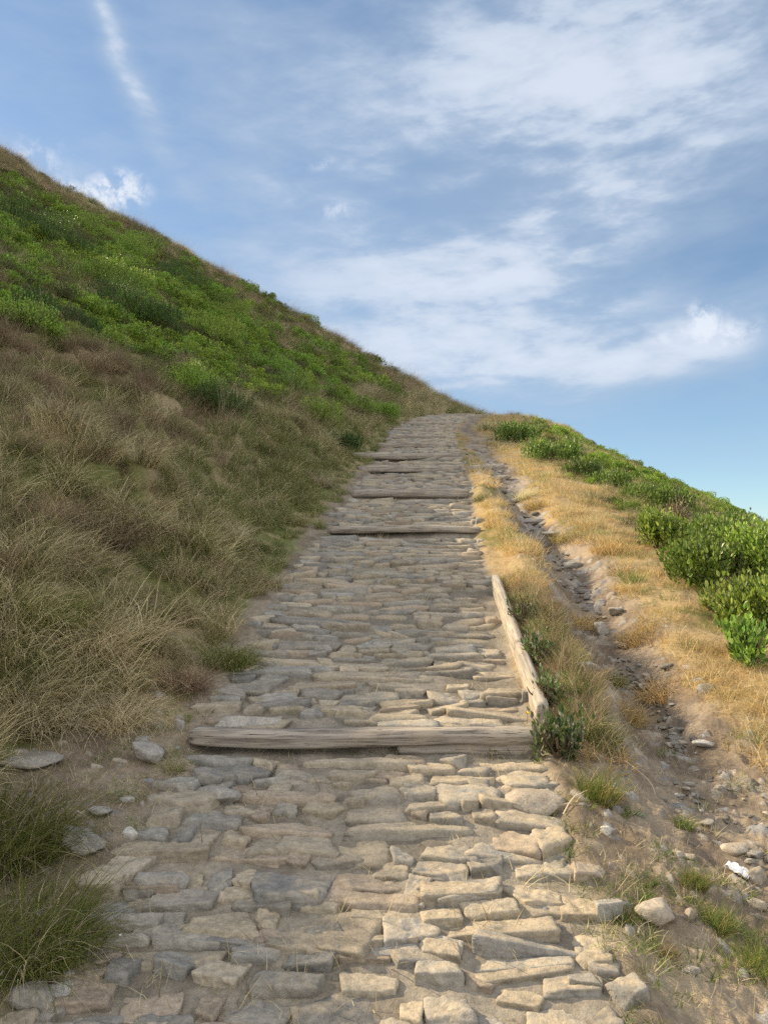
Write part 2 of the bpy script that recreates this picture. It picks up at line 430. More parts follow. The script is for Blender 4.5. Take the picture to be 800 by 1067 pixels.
# ------------------------------------------------------------------ grass, leaf and shrub prototypes
def blades(n, L, spread, lean, droop, width, pal, segs=4, seed=0, dirsd=1.1, tipc=None, jit=.25):
    g = np.random.default_rng(seed)
    a0 = g.uniform(0, 2*np.pi, n); r0 = spread*np.sqrt(g.random(n))
    bx = r0*np.cos(a0); by = r0*np.sin(a0)
    az = np.where(g.random(n) < .3, a0, g.normal(0, dirsd, n))
    Ls = L*g.uniform(.45, 1.15, n)
    phi = np.abs(g.normal(lean, lean*.5, n)); dphi = droop*g.uniform(.4, 1.4, n)
    pts = [np.stack([bx, by, np.full(n, -.02)], -1)]
    curaz = az.copy()
    for s in range(segs):
        st = Ls/segs
        ph = phi + dphi*(s/(segs-1) if segs > 1 else 0)
        pts.append(pts[-1] + np.stack([np.sin(ph)*np.cos(curaz)*st, np.sin(ph)*np.sin(curaz)*st, np.cos(ph)*st], -1))
        curaz = curaz + g.normal(0, jit, n)*.5
    P = np.stack(pts, 1)                                   # n, segs+1, 3
    side_az = g.uniform(0, 2*np.pi, n)
    side = np.stack([np.cos(side_az), np.sin(side_az), 0*side_az], -1)
    W = width*np.linspace(1, .12, segs+1)[None, :]*g.uniform(.7, 1.3, n)[:, None]
    A = P + side[:, None]*W[..., None]/2; B = P - side[:, None]*W[..., None]/2
    V = np.stack([A, B], 2).reshape(-1, 3)                 # n*(segs+1)*2
    base = (np.arange(n)*(segs+1)*2)[:, None]
    k = np.arange(segs)*2
    F = np.stack([base+k, base+k+1, base+k+3, base+k+2], -1).reshape(-1, 4)
    pal = np.asarray(pal, float)
    c = pal[g.integers(0, len(pal), n)]*g.uniform(.75, 1.25, (n, 1))
    if tipc is not None:
        tt = np.linspace(0, 1, segs+1)[None, :, None]**1.3
        c = c[:, None]*(1-tt) + np.asarray(tipc, float)[None, None]*tt*g.uniform(.7, 1.2, (n, 1, 1))
    else:
        c = np.repeat(c[:, None], segs+1, 1)
    Cc = np.repeat(c[:, :, None], 2, 2).reshape(-1, 3)
    return V, F, Cc
def joinm(*parts):
    Vs, Fs, Cs = [], [], []; k = 0
    for V, F, c in parts:
        Vs.append(V); Fs.append(F+k); Cs.append(c); k += len(V)
    return np.concatenate(Vs), np.concatenate(Fs), np.concatenate(Cs)
def leaves(P, D, size, pal, seed=0, fold=.25, aspect=.55):
    """oval folded leaves at P growing along D"""
    g = np.random.default_rng(seed); n = len(P)
    D = D/np.linalg.norm(D, axis=1, keepdims=True)
    rv = g.normal(0, 1, (n, 3)); S = np.cross(D, rv); S /= np.linalg.norm(S, axis=1, keepdims=True)
    N = np.cross(S, D)
    L = size*g.uniform(.45, 1.3, n)[:, None]; w = L*aspect/2
    p0 = P; p1 = P+D*L*.35; p2 = P+D*L*.75; p3 = P+D*L - N*L*.12
    V = np.stack([p0, p1+S*w+N*w*fold, p2+S*w*.8+N*w*fold, p3, p2-S*w*.8+N*w*fold, p1-S*w+N*w*fold], 1).reshape(-1, 3)
    b = (np.arange(n)*6)[:, None]
    F = np.concatenate([b+np.array([[0, 1, 2, 3]]), b+np.array([[0, 3, 4, 5]])])
    pal = np.asarray(pal, float)
    c = pal[g.integers(0, len(pal), n)]*g.uniform(.7, 1.3, (n, 1))
    return V, F, np.repeat(c, 6, 0)

STRAW = [(.62, .52, .30), (.54, .45, .25), (.72, .63, .40), (.44, .37, .20)]
GOLD = [(.60, .43, .18), (.54, .37, .14), (.64, .49, .24), (.44, .33, .13)]
GREEN = [(.14, .20, .045), (.18, .245, .06), (.11, .16, .035), (.24, .26, .085)]
OLIVE = [(.15, .15, .05), (.20, .18, .07), (.12, .13, .04), (.26, .21, .09)]
BROWN = [(.26, .195, .12), (.20, .15, .095), (.34, .26, .165), (.16, .12, .08)]
SHRUB = [(.18, .29, .035), (.245, .37, .05), (.13, .21, .025), (.33, .42, .075)]
DARKL = [(.05, .10, .025), (.04, .08, .02), (.07, .13, .03)]

PROTO = {}
def proto(name, data, mat):
    me = mesh_np(name, *data, smooth=False); me.materials.append(mat)
    PROTO.setdefault(name, []).append(me); return me
for s in range(3):
    proto('straw_long', joinm(blades(70, .30, .09, .35, 1.25, .0045, STRAW, 5, 100+s), blades(25, .24, .08, .3, .9, .0045, OLIVE, 4, 110+s)), M_grass)
    proto('green_long', joinm(blades(80, .26, .09, .35, 1.0, .0045, GREEN, 5, 120+s, tipc=(.22, .20, .08)), blades(18, .26, .08, .3, 1.2, .004, STRAW, 4, 130+s)), M_grass)
    proto('brown_long', joinm(blades(80, .30, .10, .35, 1.1, .0042, BROWN, 5, 140+s, tipc=(.33, .23, .14)), blades(14, .42, .08, .25, .7, .003, [(.38, .29, .19), (.30, .22, .15)], 5, 150+s)), M_grass)
    proto('seed_stem', blades(14, .55, .10, .18, .55, .003, [(.45, .36, .22), (.36, .28, .17)], 6, 160+s, tipc=(.50, .42, .29)), M_grass)
    proto('short_gold', joinm(blades(90, .085, .10, .6, 1.1, .0038, GOLD, 3, 170+s, 2.5), blades(14, .13, .08, .35, .8, .003, STRAW, 4, 175+s, 2)), M_grass)
    proto('short_green', joinm(blades(70, .08, .07, .45, .9, .0042, GREEN+[(.16, .20, .05)], 3, 180+s, 2.5), blades(16, .09, .06, .5, .9, .003, STRAW, 3, 185+s, 2.5)), M_grass)
    proto('tiny_green', blades(45, .035, .045, .6, .9, .004, GREEN+[(.15, .19, .05), (.25, .22, .09)], 3, 190+s, 3), M_grass)
    proto('litter', blades(30, .10, .10, 1.35, .3, .0035, STRAW+[(.25, .18, .11)], 3, 200+s, 3), M_grass)

def lump_points(n, rx, ry, rz, seed, lumps=14, shell=.55):
    """points through the outer part of an uneven mound with outward directions"""
    g = np.random.default_rng(seed)
    cen = []
    for k in range(lumps):
        a = g.uniform(0, 2*np.pi); q = math.sqrt(g.random())*.68; h = g.uniform(.12, .74)*(1-.5*q)
        cen.append((q*math.cos(a), q*math.sin(a), h, g.uniform(.26, .44)))
    cen = np.array(cen)
    k = g.integers(0, lumps, n)
    d = g.normal(0, 1, (n, 3)); d[:, 2] = np.abs(d[:, 2])*.9+.05*d[:, 2]; d /= np.linalg.norm(d, axis=1, keepdims=True)
    rad = (shell + (1-shell)*g.random(n)**.6)*cen[k, 3]
    p = cen[k, :3] + d*rad[:, None]
    p[:, 2] = np.maximum(p[:, 2], .02)
    S = np.array([rx, ry, rz])
    return p*S, d/S*rz + np.array([0, 0, .55])
def tubes(paths, r0, r1, sides=5):
    V, F = [], []
    for P in paths:
        n = len(P); b = len(V)
        for i, p in enumerate(P):
            r = r0+(r1-r0)*i/(n-1)
            for q in range(sides):
                a = 2*math.pi*q/sides; V.append((p[0]+r*math.cos(a), p[1]+r*math.sin(a), p[2]))
        for i in range(n-1):
            for q in range(sides):
                F.append((b+i*sides+q, b+i*sides+(q+1) % sides, b+(i+1)*sides+(q+1) % sides, b+(i+1)*sides+q))
    return np.array(V), np.array(F)
def shrub_meshes(name, rx, ry, rz, nl, leaf, pal, seed, nstem=14, lumps=14):
    ns = max(8, nl//7); P, D = lump_points(ns, rx, ry, rz, seed, lumps)
    D = D/np.linalg.norm(D, axis=1, keepdims=True)*.6 + np.array([0, 0, .75]); gg = np.random.default_rng(seed+3)
    ln = leaf*gg.uniform(1.0, 5.5, (ns, 1)); PP, DD = [], []
    for q in range(7):
        a_ = gg.uniform(0, 6.28, ns)+q*2.4; pr = np.stack([np.cos(a_), np.sin(a_), 0*a_], -1)
        PP.append(P + D*ln*(q/6-.5)); DD.append(D*.75 + pr*(.85-.55*q/6))
    lm = mesh_np(name+'_leaves', *leaves(np.concatenate(PP), np.concatenate(DD), leaf, pal, seed+1, aspect=.5), smooth=False); lm.materials.append(M_leaf)
    g = random.Random(seed); paths = []
    for k in range(nstem):
        a = g.uniform(0, 6.28); q = g.uniform(.2, .75); e = (q*rx*math.cos(a), q*ry*math.sin(a), rz*g.uniform(.5, .9))
        paths.append([(e[0]*.12, e[1]*.12, -.05), (e[0]*.4+g.uniform(-.02, .02), e[1]*.4+g.uniform(-.02, .02), e[2]*.45), e])
    for k in range(nstem):
        a = g.uniform(0, 6.28); q = g.uniform(.3, .95); e = (q*rx*math.cos(a), q*ry*math.sin(a), rz*g.uniform(.75, 1.2)*(1.05-.4*q))
        paths.append([(e[0]*.6, e[1]*.6, e[2]*.5), (e[0]*.85+g.uniform(-.02, .02), e[1]*.85+g.uniform(-.02, .02), e[2]*.8), e])
    V, F = tubes(paths, .008, .002)
    sm = mesh_np(name+'_stems', V, F); sm.materials.append(M_stem)
    return lm, sm
# small clump used in the mass of undergrowth
for s in range(4):
    P, D = lump_points(1000, .30, .30, .34, 300+s, 9, .4)
    proto('leaf_clump', leaves(P, D, .030, SHRUB, 310+s, aspect=.6), M_leaf)
    P, D = lump_points(900, .30, .30, .26, 320+s, 9, .4)
    proto('dull_clump', leaves(P, D, .022, [(.11, .13, .04), (.15, .15, .055), (.09, .10, .035), (.19, .16, .07)], 330+s, aspect=.5), M_leaf)
    P, D = lump_points(900, .30, .30, .26, 340+s, 9, .4)
    proto('yellow_clump', joinm(leaves(P, D, .022, [(.17, .19, .04), (.22, .22, .06), (.13, .16, .035)], 350+s, aspect=.5), blades(30, .3, .25, .25, .5, .003, STRAW, 4, 355+s)), M_leaf)

# ------------------------------------------------------------------ scattering of what nobody could count
def scatter_object(name, pts, keys, yaw, tilt, scl, label):
    """one object: points that carry instances of the prototypes"""
    names = sorted(set(keys))
    coll = bpy.data.collections.new(name+'_source')
    start = {}; k = 0
    for nm in names:
        start[nm] = (k, len(PROTO[nm]))
        for me in PROTO[nm]:
            ob = bpy.data.objects.new('%04d_%s' % (k, nm), me); coll.objects.link(ob); k += 1
    g = np.random.default_rng(len(pts))
    ids = np.array([start[q][0] + g.integers(0, start[q][1]) for q in keys], np.int32)
    me = bpy.data.meshes.new(name); me.vertices.add(len(pts)); me.vertices.foreach_set('co', np.asarray(pts, np.float32).ravel())
    # rotation: lean with the ground, then yaw
    eul = np.zeros((len(pts), 3), np.float32)
    for i in range(len(pts)):
        z = Vector(tilt[i]).normalized()
        x = Vector((math.cos(yaw[i]), math.sin(yaw[i]), 0)); y_ = z.cross(x).normalized(); x = y_.cross(z)
        from mathutils import Matrix
        m = Matrix((x, y_, z)).transposed(); e = m.to_euler(); eul[i] = (e.x, e.y, e.z)
    a = me.attributes.new('rot', 'FLOAT_VECTOR', 'POINT'); a.data.foreach_set('vector', eul.ravel())
    a = me.attributes.new('scl', 'FLOAT', 'POINT'); a.data.foreach_set('value', np.asarray(scl, np.float32))
    a = me.attributes.new('pick', 'INT', 'POINT'); a.data.foreach_set('value', ids)
    ob = link(name, me); tag(ob, label, None, None, 'stuff')
    ng = bpy.data.node_groups.new(name+'_nodes', 'GeometryNodeTree')
    ng.interface.new_socket('Geometry', in_out='INPUT', socket_type='NodeSocketGeometry')
    ng.interface.new_socket('Geometry', in_out='OUTPUT', socket_type='NodeSocketGeometry')
    n = ng.nodes; l = ng.links
    gi = n.new('NodeGroupInput'); go = n.new('NodeGroupOutput')
    ip = n.new('GeometryNodeInstanceOnPoints'); ci = n.new('GeometryNodeCollectionInfo')
    ci.inputs['Collection'].default_value = coll; ci.inputs['Separate Children'].default_value = True; ci.inputs['Reset Children'].default_value = True
    def named(nm, typ):
        q = n.new('GeometryNodeInputNamedAttribute'); q.data_type = typ; q.inputs['Name'].default_value = nm; return q.outputs[0]
    er = n.new('FunctionNodeEulerToRotation'); l.new(named('rot', 'FLOAT_VECTOR'), er.inputs[0])
    l.new(gi.outputs[0], ip.inputs['Points']); l.new(ci.outputs[0], ip.inputs['Instance']); ip.inputs['Pick Instance'].default_value = True
    l.new(named('pick', 'INT'), ip.inputs['Instance Index']); l.new(er.outputs[0], ip.inputs['Rotation']); l.new(named('scl', 'FLOAT'), ip.inputs['Scale'])
    l.new(ip.outputs[0], go.inputs[0])
    md = ob.modifiers.new('scatter', 'NODES'); md.node_group = ng
    return ob

def sector(n_per, rings, a0, a1, seed):
    """random points of a sector, a density for each ring of distance"""
    g = np.random.default_rng(seed); out = []
    for (r0, r1, dens, sc) in rings:
        n = int(.5*(R(a1)-R(a0))*(r1*r1-r0*r0)*dens*n_per)
        r = np.sqrt(g.uniform(r0*r0, r1*r1, n)); t = R(a0)+(R(a1)-R(a0))*g.random(n)
        out.append(np.stack([r*np.sin(t), r*np.cos(t), np.full(n, sc)], -1))
    return np.concatenate(out)

def green_zone(x, y):
    """share of green shrub cover on the left hillside"""
    lim = -(8.8 - .31*np.clip(y, 0, 21))
    n = fbm(x*.35, y*.22, 81, 3)-.5
    g = sstep(.6, -.6, x-lim + 5.0*n)
    g = g*(1-.85*sstep(.58, .68, fbm(x*.42+3, y*.17+8, 82, 3)))
    g = g*(1-.85*sstep(29, 36, y+.12*x + 6*n))
    return np.clip(g, 0, 1)
P = sector(1.0, [(1.5, 7, 170, 1.0), (7, 14, 80, 1.15), (14, 28, 30, 1.6), (28, 62, 9, 2.4)], -44, 12, 1)
x, y, sc = P.T
tl_ = path_x(y)-path_hw(y)-x
g = np.random.default_rng(2)
nA = fbm(x*1.1, y*1.1, 91, 3); nB = fbm(x*.5+9, y*.5, 92, 3); nC = fbm(x*2.6, y*2.6, 93, 2)
need = np.where(y < 3.7, .62, .0+.22*vn(y*1.5, y*0, 94)) + .34*(nC-.5)
gz = green_zone(x, y)
keep = (tl_ > need) & (g.random(len(x)) > gz*.93)
x, y, sc, nA, nB, gz, tl_ = [v[keep] for v in (x, y, sc, nA, nB, gz, tl_)]
far = sstep(24, 34, np.hypot(x, y))
brown = sstep(1.0, 2.0, tl_)*sstep(14, 9, y)*.7 + far*.4
td, tcx, tcy, thh = tuss(x, y)
t2 = (thh*7.31) % 1
pt = fbm(x*.55+3, y*.45, 94, 3)-.5
nA = np.where(y < 24, .452+.22*(t2-.5)+.85*pt+.15*(nA-.5)-.15*sstep(4.5, 8, y), nA)
nB = np.where(y < 24, .455+.5*(((thh*3.77) % 1)-.5)+.5*(nB-.5), nB)
gap = sstep(.19, .27, td)*sstep(24, 14, y)
keys = []
for i in range(len(x)):
    u = g.random()
    if g.random() < gap[i]*.7:
        keys.append('green_long' if g.random() < .8 else 'brown_long'); continue
    if u < .035 and tl_[i] > .9: keys.append('seed_stem')
    elif g.random() < brown[i]*sstep(.40, .60, nB[i])+.06*(tl_[i] > 1): keys.append('brown_long')
    elif g.random() < max(float(sstep(.44, .56, nA[i])), .62*float(sstep(2.6, 1.2, tl_[i])*sstep(7.5, 5, y[i]))): keys.append('straw_long')
    else: keys.append('green_long')
n = normal(x, y, .5)
up = n*.55+np.array([0, 0, .45])
nr = sstep(26, 16, y)
ox, oy = (x-tcx)/np.maximum(td, .02), (y-tcy)/np.maximum(td, .02)
w_ = np.clip(td/.2, 0, 1)*nr*1.3
yaw = np.arctan2(n[:, 1]*1.6+oy*w_, n[:, 0]*1.6+ox*w_) + g.normal(0, .45, len(x))
sc = sc*np.where((np.array(keys) == 'straw_long') & (y < 9), 1.22, 1.0)
short = np.where(tl_ < .5, .65, 1.0)*(1-nr*(.62*sstep(.10, .30, td)-.15))
scatter_object('long_grass', np.stack([x, y, surf(x, y)-.01], -1), keys, yaw, up, sc*short*g.uniform(.6, 1.1, len(x)), 'long dry and green grass covering the left hillside')

P = sector(1.0, [(5, 14, 30, .75), (14, 28, 16, 1.1), (28, 62, 6, 1.7)], -46, 14, 3)
x, y, sc = P.T
tl_ = path_x(y)-path_hw(y)-x
gz = green_zone(x, y); keep = (tl_ > .9) & (g.random(len(x)) < gz)
x, y, sc = x[keep], y[keep], sc[keep]
d = np.hypot(x, y); nD = fbm(x*.3, y*.3, 95, 3)
keys = []
for i in range(len(x)):
    f = float(sstep(26, 38, d[i])); u = g.random()
    if u < .55*f: keys.append('yellow_clump')
    elif g.random() < sstep(.54, .64, nD[i])*.5+.06+.35*f: keys.append('dull_clump')
    else: keys.append('leaf_clump')
n = normal(x, y)
scatter_object('undergrowth', np.stack([x, y, surf(x, y)-.03], -1), keys, g.uniform(0, 6.28, len(x)), n*.5+np.array([0, 0, .5]), sc*g.uniform(.6, 1.35, len(x)), 'low green shrub cover spread over the upper left hillside')

# right shoulder: dry short grass, then green cover
P = sector(1.0, [(1.6, 5, 330, 1.0), (5, 10, 200, 1.1), (10, 20, 80, 1.5), (20, 45, 20, 2.2)], -2, 36, 4)
x, y, sc = P.T
rx_ = x-path_x(y)-path_hw(y); dg = np.abs(x-gully_x(y))
nA = fbm(x*2.3, y*2.3, 96, 3); nB = fbm(x*.8, y*.8, 97, 3)
inb = (rx_ > .06+.2*nA) & (dg > .22+.24*nA) & (y > 3.55+.6*(nA-.5)) | ((x > gully_x(y)+.45+.3*nA) & (y > 2.75))
bx_ = np.interp(y, [3.72, 4.25, 6.0], [.575, .545, .475])
herb = (x > bx_+.03) & (x < bx_+.24) & (y > 3.6) & (y < 6.2)
keep = inb & (g.random(len(x)) < .14+.95*sstep(.36, .53, nA))
# the line of turf along the path's right rim lower down and patches on the bare ground
low = (y < 3.8) & (rx_ > -.04) & (rx_ < .16) & (g.random(len(x)) < .55*sstep(.45, .6, nB))
low |= (y < 3.6) & (rx_ > .15) & (g.random(len(x)) < .5*sstep(.58, .66, nA))
keep |= low | herb
x, y, sc, nA, nB, rx_, low, herb = [v[keep] for v in (x, y, sc, nA, nB, rx_, low, herb)]
cover = sstep(2.1, 2.9, x - .05*(y-7) + 1.6*(nB-.5))*(y > 4.8)
keys = []
for i in range(len(x)):
    if herb[i]: keys.append(('green_long', 'green_long', 'short_green', 'seed_stem', 'brown_long')[g.integers(0, 5)])
    elif low[i]: keys.append('short_green' if g.random() < .75 else 'litter')
    elif g.random() < cover[i]*.5: keys.append('green_long' if g.random() < .6 else 'straw_long')
    elif g.random() < .02: keys.append('seed_stem')
    elif g.random() < .18*sstep(.5, .6, nB[i])+.03: keys.append('short_green')
    else: keys.append('short_gold')
n = normal(x, y)
bank = np.abs(np.abs(x-gully_x(y))-.33) < .12
sc = sc*np.where(bank & (y > 3.4), 1.1, .85)
ksc = np.array([.55 if k in ('green_long', 'straw_long', 'brown_long') else (.45 if k == 'seed_stem' else 1.0) for k in keys])
scatter_object('dry_grass', np.stack([x, y, surf(x, y)-.004], -1), keys, g.uniform(0, 6.28, len(x)), n*.5+np.array([0, 0, .5]), sc*ksc*g.uniform(.6, 1.35, len(x)), 'short straw coloured grass on the right shoulder')

P = sector(1.0, [(6.5, 14, 26, .55), (14, 26, 14, .9), (26, 45, 5, 1.4)], 3, 42, 5)
x, y, sc = P.T
nB = fbm(x*.8, y*.8, 97, 3); nE = fbm(x*.6+4, y*.6, 98, 3)
cover = sstep(2.1, 2.9, x - .02*(y-7) - .014*np.maximum(0, np.clip(y, None, 40)-20)**2 + 1.6*(nB-.5))
keep = (g.random(len(x)) < cover*.8*(1-.8*sstep(.52, .62, fbm(x*.9+2, y*.6, 198, 3)))) & (x > gully_x(y)+.8)
x, y, sc, nE = x[keep], y[keep], sc[keep], nE[keep]
keys = ['leaf_clump' if g.random() < .9-.7*sstep(.5, .6, q) else ('dull_clump' if g.random() < .6 else 'yellow_clump') for q in nE]
n = normal(x, y)
scatter_object('green_cover', np.stack([x, y, surf(x, y)-.03], -1), keys, g.uniform(0, 6.28, len(x)), n*.4+np.array([0, 0, .6]), sc*g.uniform(.4, 1.05, len(x)), 'bright green low growth over the right shoulder')

# weeds in the joints of the paving and loose straws on the bare earth
g = np.random.default_rng(31)
n_ = 9000
y = 1.6+14*g.random(n_)**1.6; x = path_x(y)+g.uniform(-.85, .85, n_)
nA = fbm(x*3, y*3, 99, 3)
gi_ = np.clip(np.interp(np.hypot(x, y), rr, np.arange(NR)).astype(int), 0, NR-1); gj_ = np.clip(np.interp(np.arctan2(x, y), th, np.arange(NT)).astype(int), 0, NT-1)
ok = (STONE[gi_, gj_] < .25) & (g.random(n_) < sstep(.47, .64, nA)*.9+.03)
x, y = x[ok], y[ok]; sc = g.uniform(.35, 1.35, len(x))
keys = ['tiny_green' if g.random() < .8 else 'litter' for _ in x]
y2 = g.uniform(1.7, 4.0, 1500); x2 = np.where(g.random(1500) < .6, path_x(y2)-.80-g.uniform(0, .8, 1500), g.uniform(.5, 1.8, 1500))
x = np.concatenate([x, x2]); y = np.concatenate([y, y2]); sc = np.concatenate([sc, g.uniform(.3, .9, 1500)])
keys += ['litter' if g.random() < .8 else ('tiny_green' if g.random() < .6 else 'short_green') for _ in x2]
scatter_object('joint_weeds', np.stack([x, y, surf(x, y)], -1), keys, g.uniform(0, 6.28, len(x)), normal(x, y), sc, 'small weeds and straws in the joints of the paving')

# ------------------------------------------------------------------ timbers
def beam_mesh(name, L, w, h, seed, nx=60, bend=.0, rough=1.0):
    """weathered squared timber along X, its top at z=0"""
    prof = []
    for q in range(20):
        a = 2*math.pi*(q+.5)/20; c, s = math.cos(a), math.sin(a)
        k = 1/((abs(c)**5+abs(s)**5)**(1/5)); prof.append((c*k*w/2, s*k*h/2-h/2))
    prof = np.array(prof); V = []
    xs = np.linspace(-L/2, L/2, nx)
    q = np.arange(20)
    for i, xx in enumerate(xs):
        e = min(1, min(i, nx-1-i)/1.0)
        sc_ = .86+.14*e
        nz = (fbm(np.full(20, xx*2.2)+seed, q*1.0+seed*3, seed, 3)-.5)*.022*rough + (vn(np.full(20, xx*.8)+seed, q*2.7, seed+5)-.5)*.014*rough
        dirv = prof-np.array([0, -h/2]); ln = np.linalg.norm(dirv, axis=1, keepdims=True)
        p = np.array([0, -h/2])+dirv*sc_+dirv/ln*nz[:, None]
        wob = bend*math.sin((xx/L+.5)*math.pi) + .012*rough*math.sin(xx*3.1+seed)
        endx = (vn(q*.9, q*0+seed, seed+2)-.5)*.02*(1-e)
        V += [(xx+endx[j], p[j, 0]+wob*.6, p[j, 1]+.006*rough*math.sin(xx*4.3+seed*2)) for j in range(20)]
    F = [(i*20+j, i*20+(j+1) % 20, (i+1)*20+(j+1) % 20, (i+1)*20+j) for i in range(nx-1) for j in range(20)]
    V = np.array(V); b = len(V)
    V = np.concatenate([V, [V[:20].mean(0)], [V[-20:].mean(0)]])
    F4 = F + [(b, (j+1) % 20, j, j) for j in range(20)] + [(b+1, (nx-1)*20+j, (nx-1)*20+(j+1) % 20, (nx-1)*20+(j+1) % 20) for j in range(20)]
    me = bpy.data.meshes.new(name)
    me.from_pydata([tuple(v) for v in V], [], [tuple(dict.fromkeys(f)) for f in F4]); me.update()
    for p in me.polygons: p.use_smooth = True
    return me
STEP_LABEL = ['wide weathered timber step across the path, nearest of the timber steps',
              'second timber step up the path, over a deep shaded riser',
              'third timber step up the path, bowed and dusty at its right end',
              'fourth timber step up the path, level with the crosswise timber on the right',
              'fifth timber step up the path, close above the fourth and longer than its neighbours above',
              'sixth timber step up the path, a thin grey line below the seventh',
              'seventh timber step up the path, between the sixth and eighth',
              'eighth timber step up the path, short and grey just below the narrowing',
              'ninth timber step up the path, where the path begins to bend right',
              'topmost timber step, dark under the skyline crest']
def along(a, b, top, name, w, h, seed, mat, label, cat, group=None, bend=0., over=.0):
    L = math.hypot(b[0]-a[0], b[1]-a[1])+over
    za = float(macro(*a))+top[0]; zb = float(macro(*b))+top[1]
    mid = ((a[0]+b[0])/2, (a[1]+b[1])/2, (za+zb)/2)
    rz = math.atan2(b[1]-a[1], b[0]-a[0]); ry = -math.atan2(zb-za, L)
    root = bpy.data.objects.new(name, None); COL.objects.link(root); root.location = mid; root.rotation_euler = (0, ry, rz)
    tag(root, label, cat, group)
    return root, L
for k, (a, b) in enumerate(STEPS):
    root, L = along(a, b, (.045, .045) if k < 2 else (.055, .055), 'timber_step', .1, .1, k, M_wood, STEP_LABEL[k], 'timber step', 'timber steps across the path')
    link('beam', beam_mesh('beam', L, .11 if k < 2 else .13, .072 if k < 2 else .12, 3+k*7, 70 if k < 2 else 30, .02*((k*37 % 5)-2)/2), M_wood, root)
    if k == 0:
        link('lower_beam', beam_mesh('lower_beam', L*.40, .10, .07, 77, 40), M_wood, root, loc=(L*.29, -.010, -.055))
a = at(490, 489); b = at(524, 487)
root, L = along(a, b, (.06, .06), 'timber_rail', .1, .1, 91, M_wood, 'short timber laid crosswise over the gully right of the path', 'timber')
link('beam', beam_mesh('beam', L, .12, .14, 93, 20), M_wood2, root)
# board edging the path on its right
a = at(516, 612); c = at(566, 757); b = (a[0]*.36+c[0]*.64, a[1]*.36+c[1]*.64)
root = bpy.data.objects.new('edging_board', None); COL.objects.link(root)
root.location = (*b, float(macro(*b))); tag(root, 'pale weathered board edging the right side of the path', 'edging board')
for (p, q, sd, t0, t1) in ((b, a, 41, .085, .09), (c, b, 43, .095, .08)):
    L = math.hypot(p[0]-q[0], p[1]-q[1])
    f0 = lambda v: float(macro(*c))+.105 + (float(macro(*a))-float(macro(*c)))*(v[1]-c[1])/(a[1]-c[1])
    z0 = f0(p); z1 = f0(q)
    o = link('plank', beam_mesh('plank', math.hypot(L, z1-z0)-.002, .065, .15, sd, 50, 0., .10), M_wood2, root,
             loc=((p[0]+q[0])/2-b[0], (p[1]+q[1])/2-b[1], (z0+z1)/2-float(macro(*b))), rot=(0, -math.atan2(z1-z0, L), math.atan2(q[1]-p[1], q[0]-p[0])))

# ------------------------------------------------------------------ rocks
import bmesh
_bm = bmesh.new(); bmesh.ops.create_icosphere(_bm, subdivisions=4, radius=1)
ICO_V = np.array([v.co[:] for v in _bm.verts]); ICO_F = np.array([[v.index for v in f.verts] for f in _bm.faces]); _bm.free()
_bm = bmesh.new(); bmesh.ops.create_icosphere(_bm, subdivisions=3, radius=1)
ICO3_V = np.array([v.co[:] for v in _bm.verts]); ICO3_F = np.array([[v.index for v in f.verts] for f in _bm.faces]); _bm.free()
def rock_mesh(name, sx, sy, sz, seed, planes=8, rnd=.16, fine=True):
    g = np.random.default_rng(seed)
    D = ICO_V if fine else ICO3_V
    N = g.normal(0, 1, (planes, 3)); N /= np.linalg.norm(N, axis=1, keepdims=True)
    N = np.concatenate([N, [[0, 0, 1], [0, 0, -1]]]); h = g.uniform(.40, .72, len(N)); h[-2] = .55
    s = D@N.T
    q = h[None]/np.maximum(s, .05); q = np.minimum(q, 1.15)
    k = 34; r = -np.log(np.exp(-k*q).sum(1))/k + .12          # soft minimum: worn edges
    V = D*r[:, None]*1.2
    V = V*(1+rnd*(fbm(D[:, 0]*3+seed+D[:, 2]*1.7, D[:, 1]*3+D[:, 2]*2.3, seed, 4)-.5))[:, None]
    V = V*np.array([sx, sy, sz])
    return mesh_np(name, V, ICO_F if fine else ICO3_F, smooth=True)
def px_size(px, py, w):
    x, y = at(px, py); return w/FPX*math.hypot(x, y)/2
def rock(px, py, w, h, mat, label, seed, cat='stone', depth=.8, rz=0, sink=.33, name='stone', tilt=(0, 0)):
    """stone whose foot in the photograph is about px, py and which is w by h pixels there"""
    X, Y = at(px, py); d = math.hypot(X, Y); k = d/FPX
    sx = w*k/2*.86; sz = h*k/2*.78; sy = sx*depth
    o = link(name, rock_mesh(name, sx, sy, sz, seed), mat, loc=(X, Y+sy*.5, float(surf(X, Y+sy*.5))+sz*(1-2*sink)), rot=(tilt[0], tilt[1], rz))
    return tag(o, label, cat)
G_, T_, P_ = M_rock_g, M_rock_t, M_rock_p
rock(213, 808, 40, 28, G_, 'squarish grey block under the left end of the nearest timber step', 1, rz=.1)
rock(221, 832, 44, 22, G_, 'rounded grey stone directly below the squarish block at the path rim', 2, rz=-.2)
rock(153, 795, 40, 26, G_, 'dark grey slab leaning on the verge left of the nearest timber step', 3, rz=.5, tilt=(.2, .3))
rock(16, 800, 60, 15, G_, 'dark grey slab half under the straw grass at the left frame edge', 4, sink=.40)
rock(78, 886, 46, 24, G_, 'flat grey slab beside the dark green tussock on the bare left verge', 5, tilt=(.1, .35))
rock(135, 868, 16, 17, P_, 'small upright pale stone standing on the bare left verge', 6, tilt=(.2, .2))
rock(131, 836, 13, 9, P_, 'tiny whitish pebble on the bare verge above the small upright pale stone', 7)
rock(24, 1048, 52, 38, G_, 'large angular grey stone at the lower left corner', 8, rz=.3)
rock(57, 1033, 30, 24, P_, 'pale angular stone right beside the large stone at the lower left corner', 9, rz=.6)
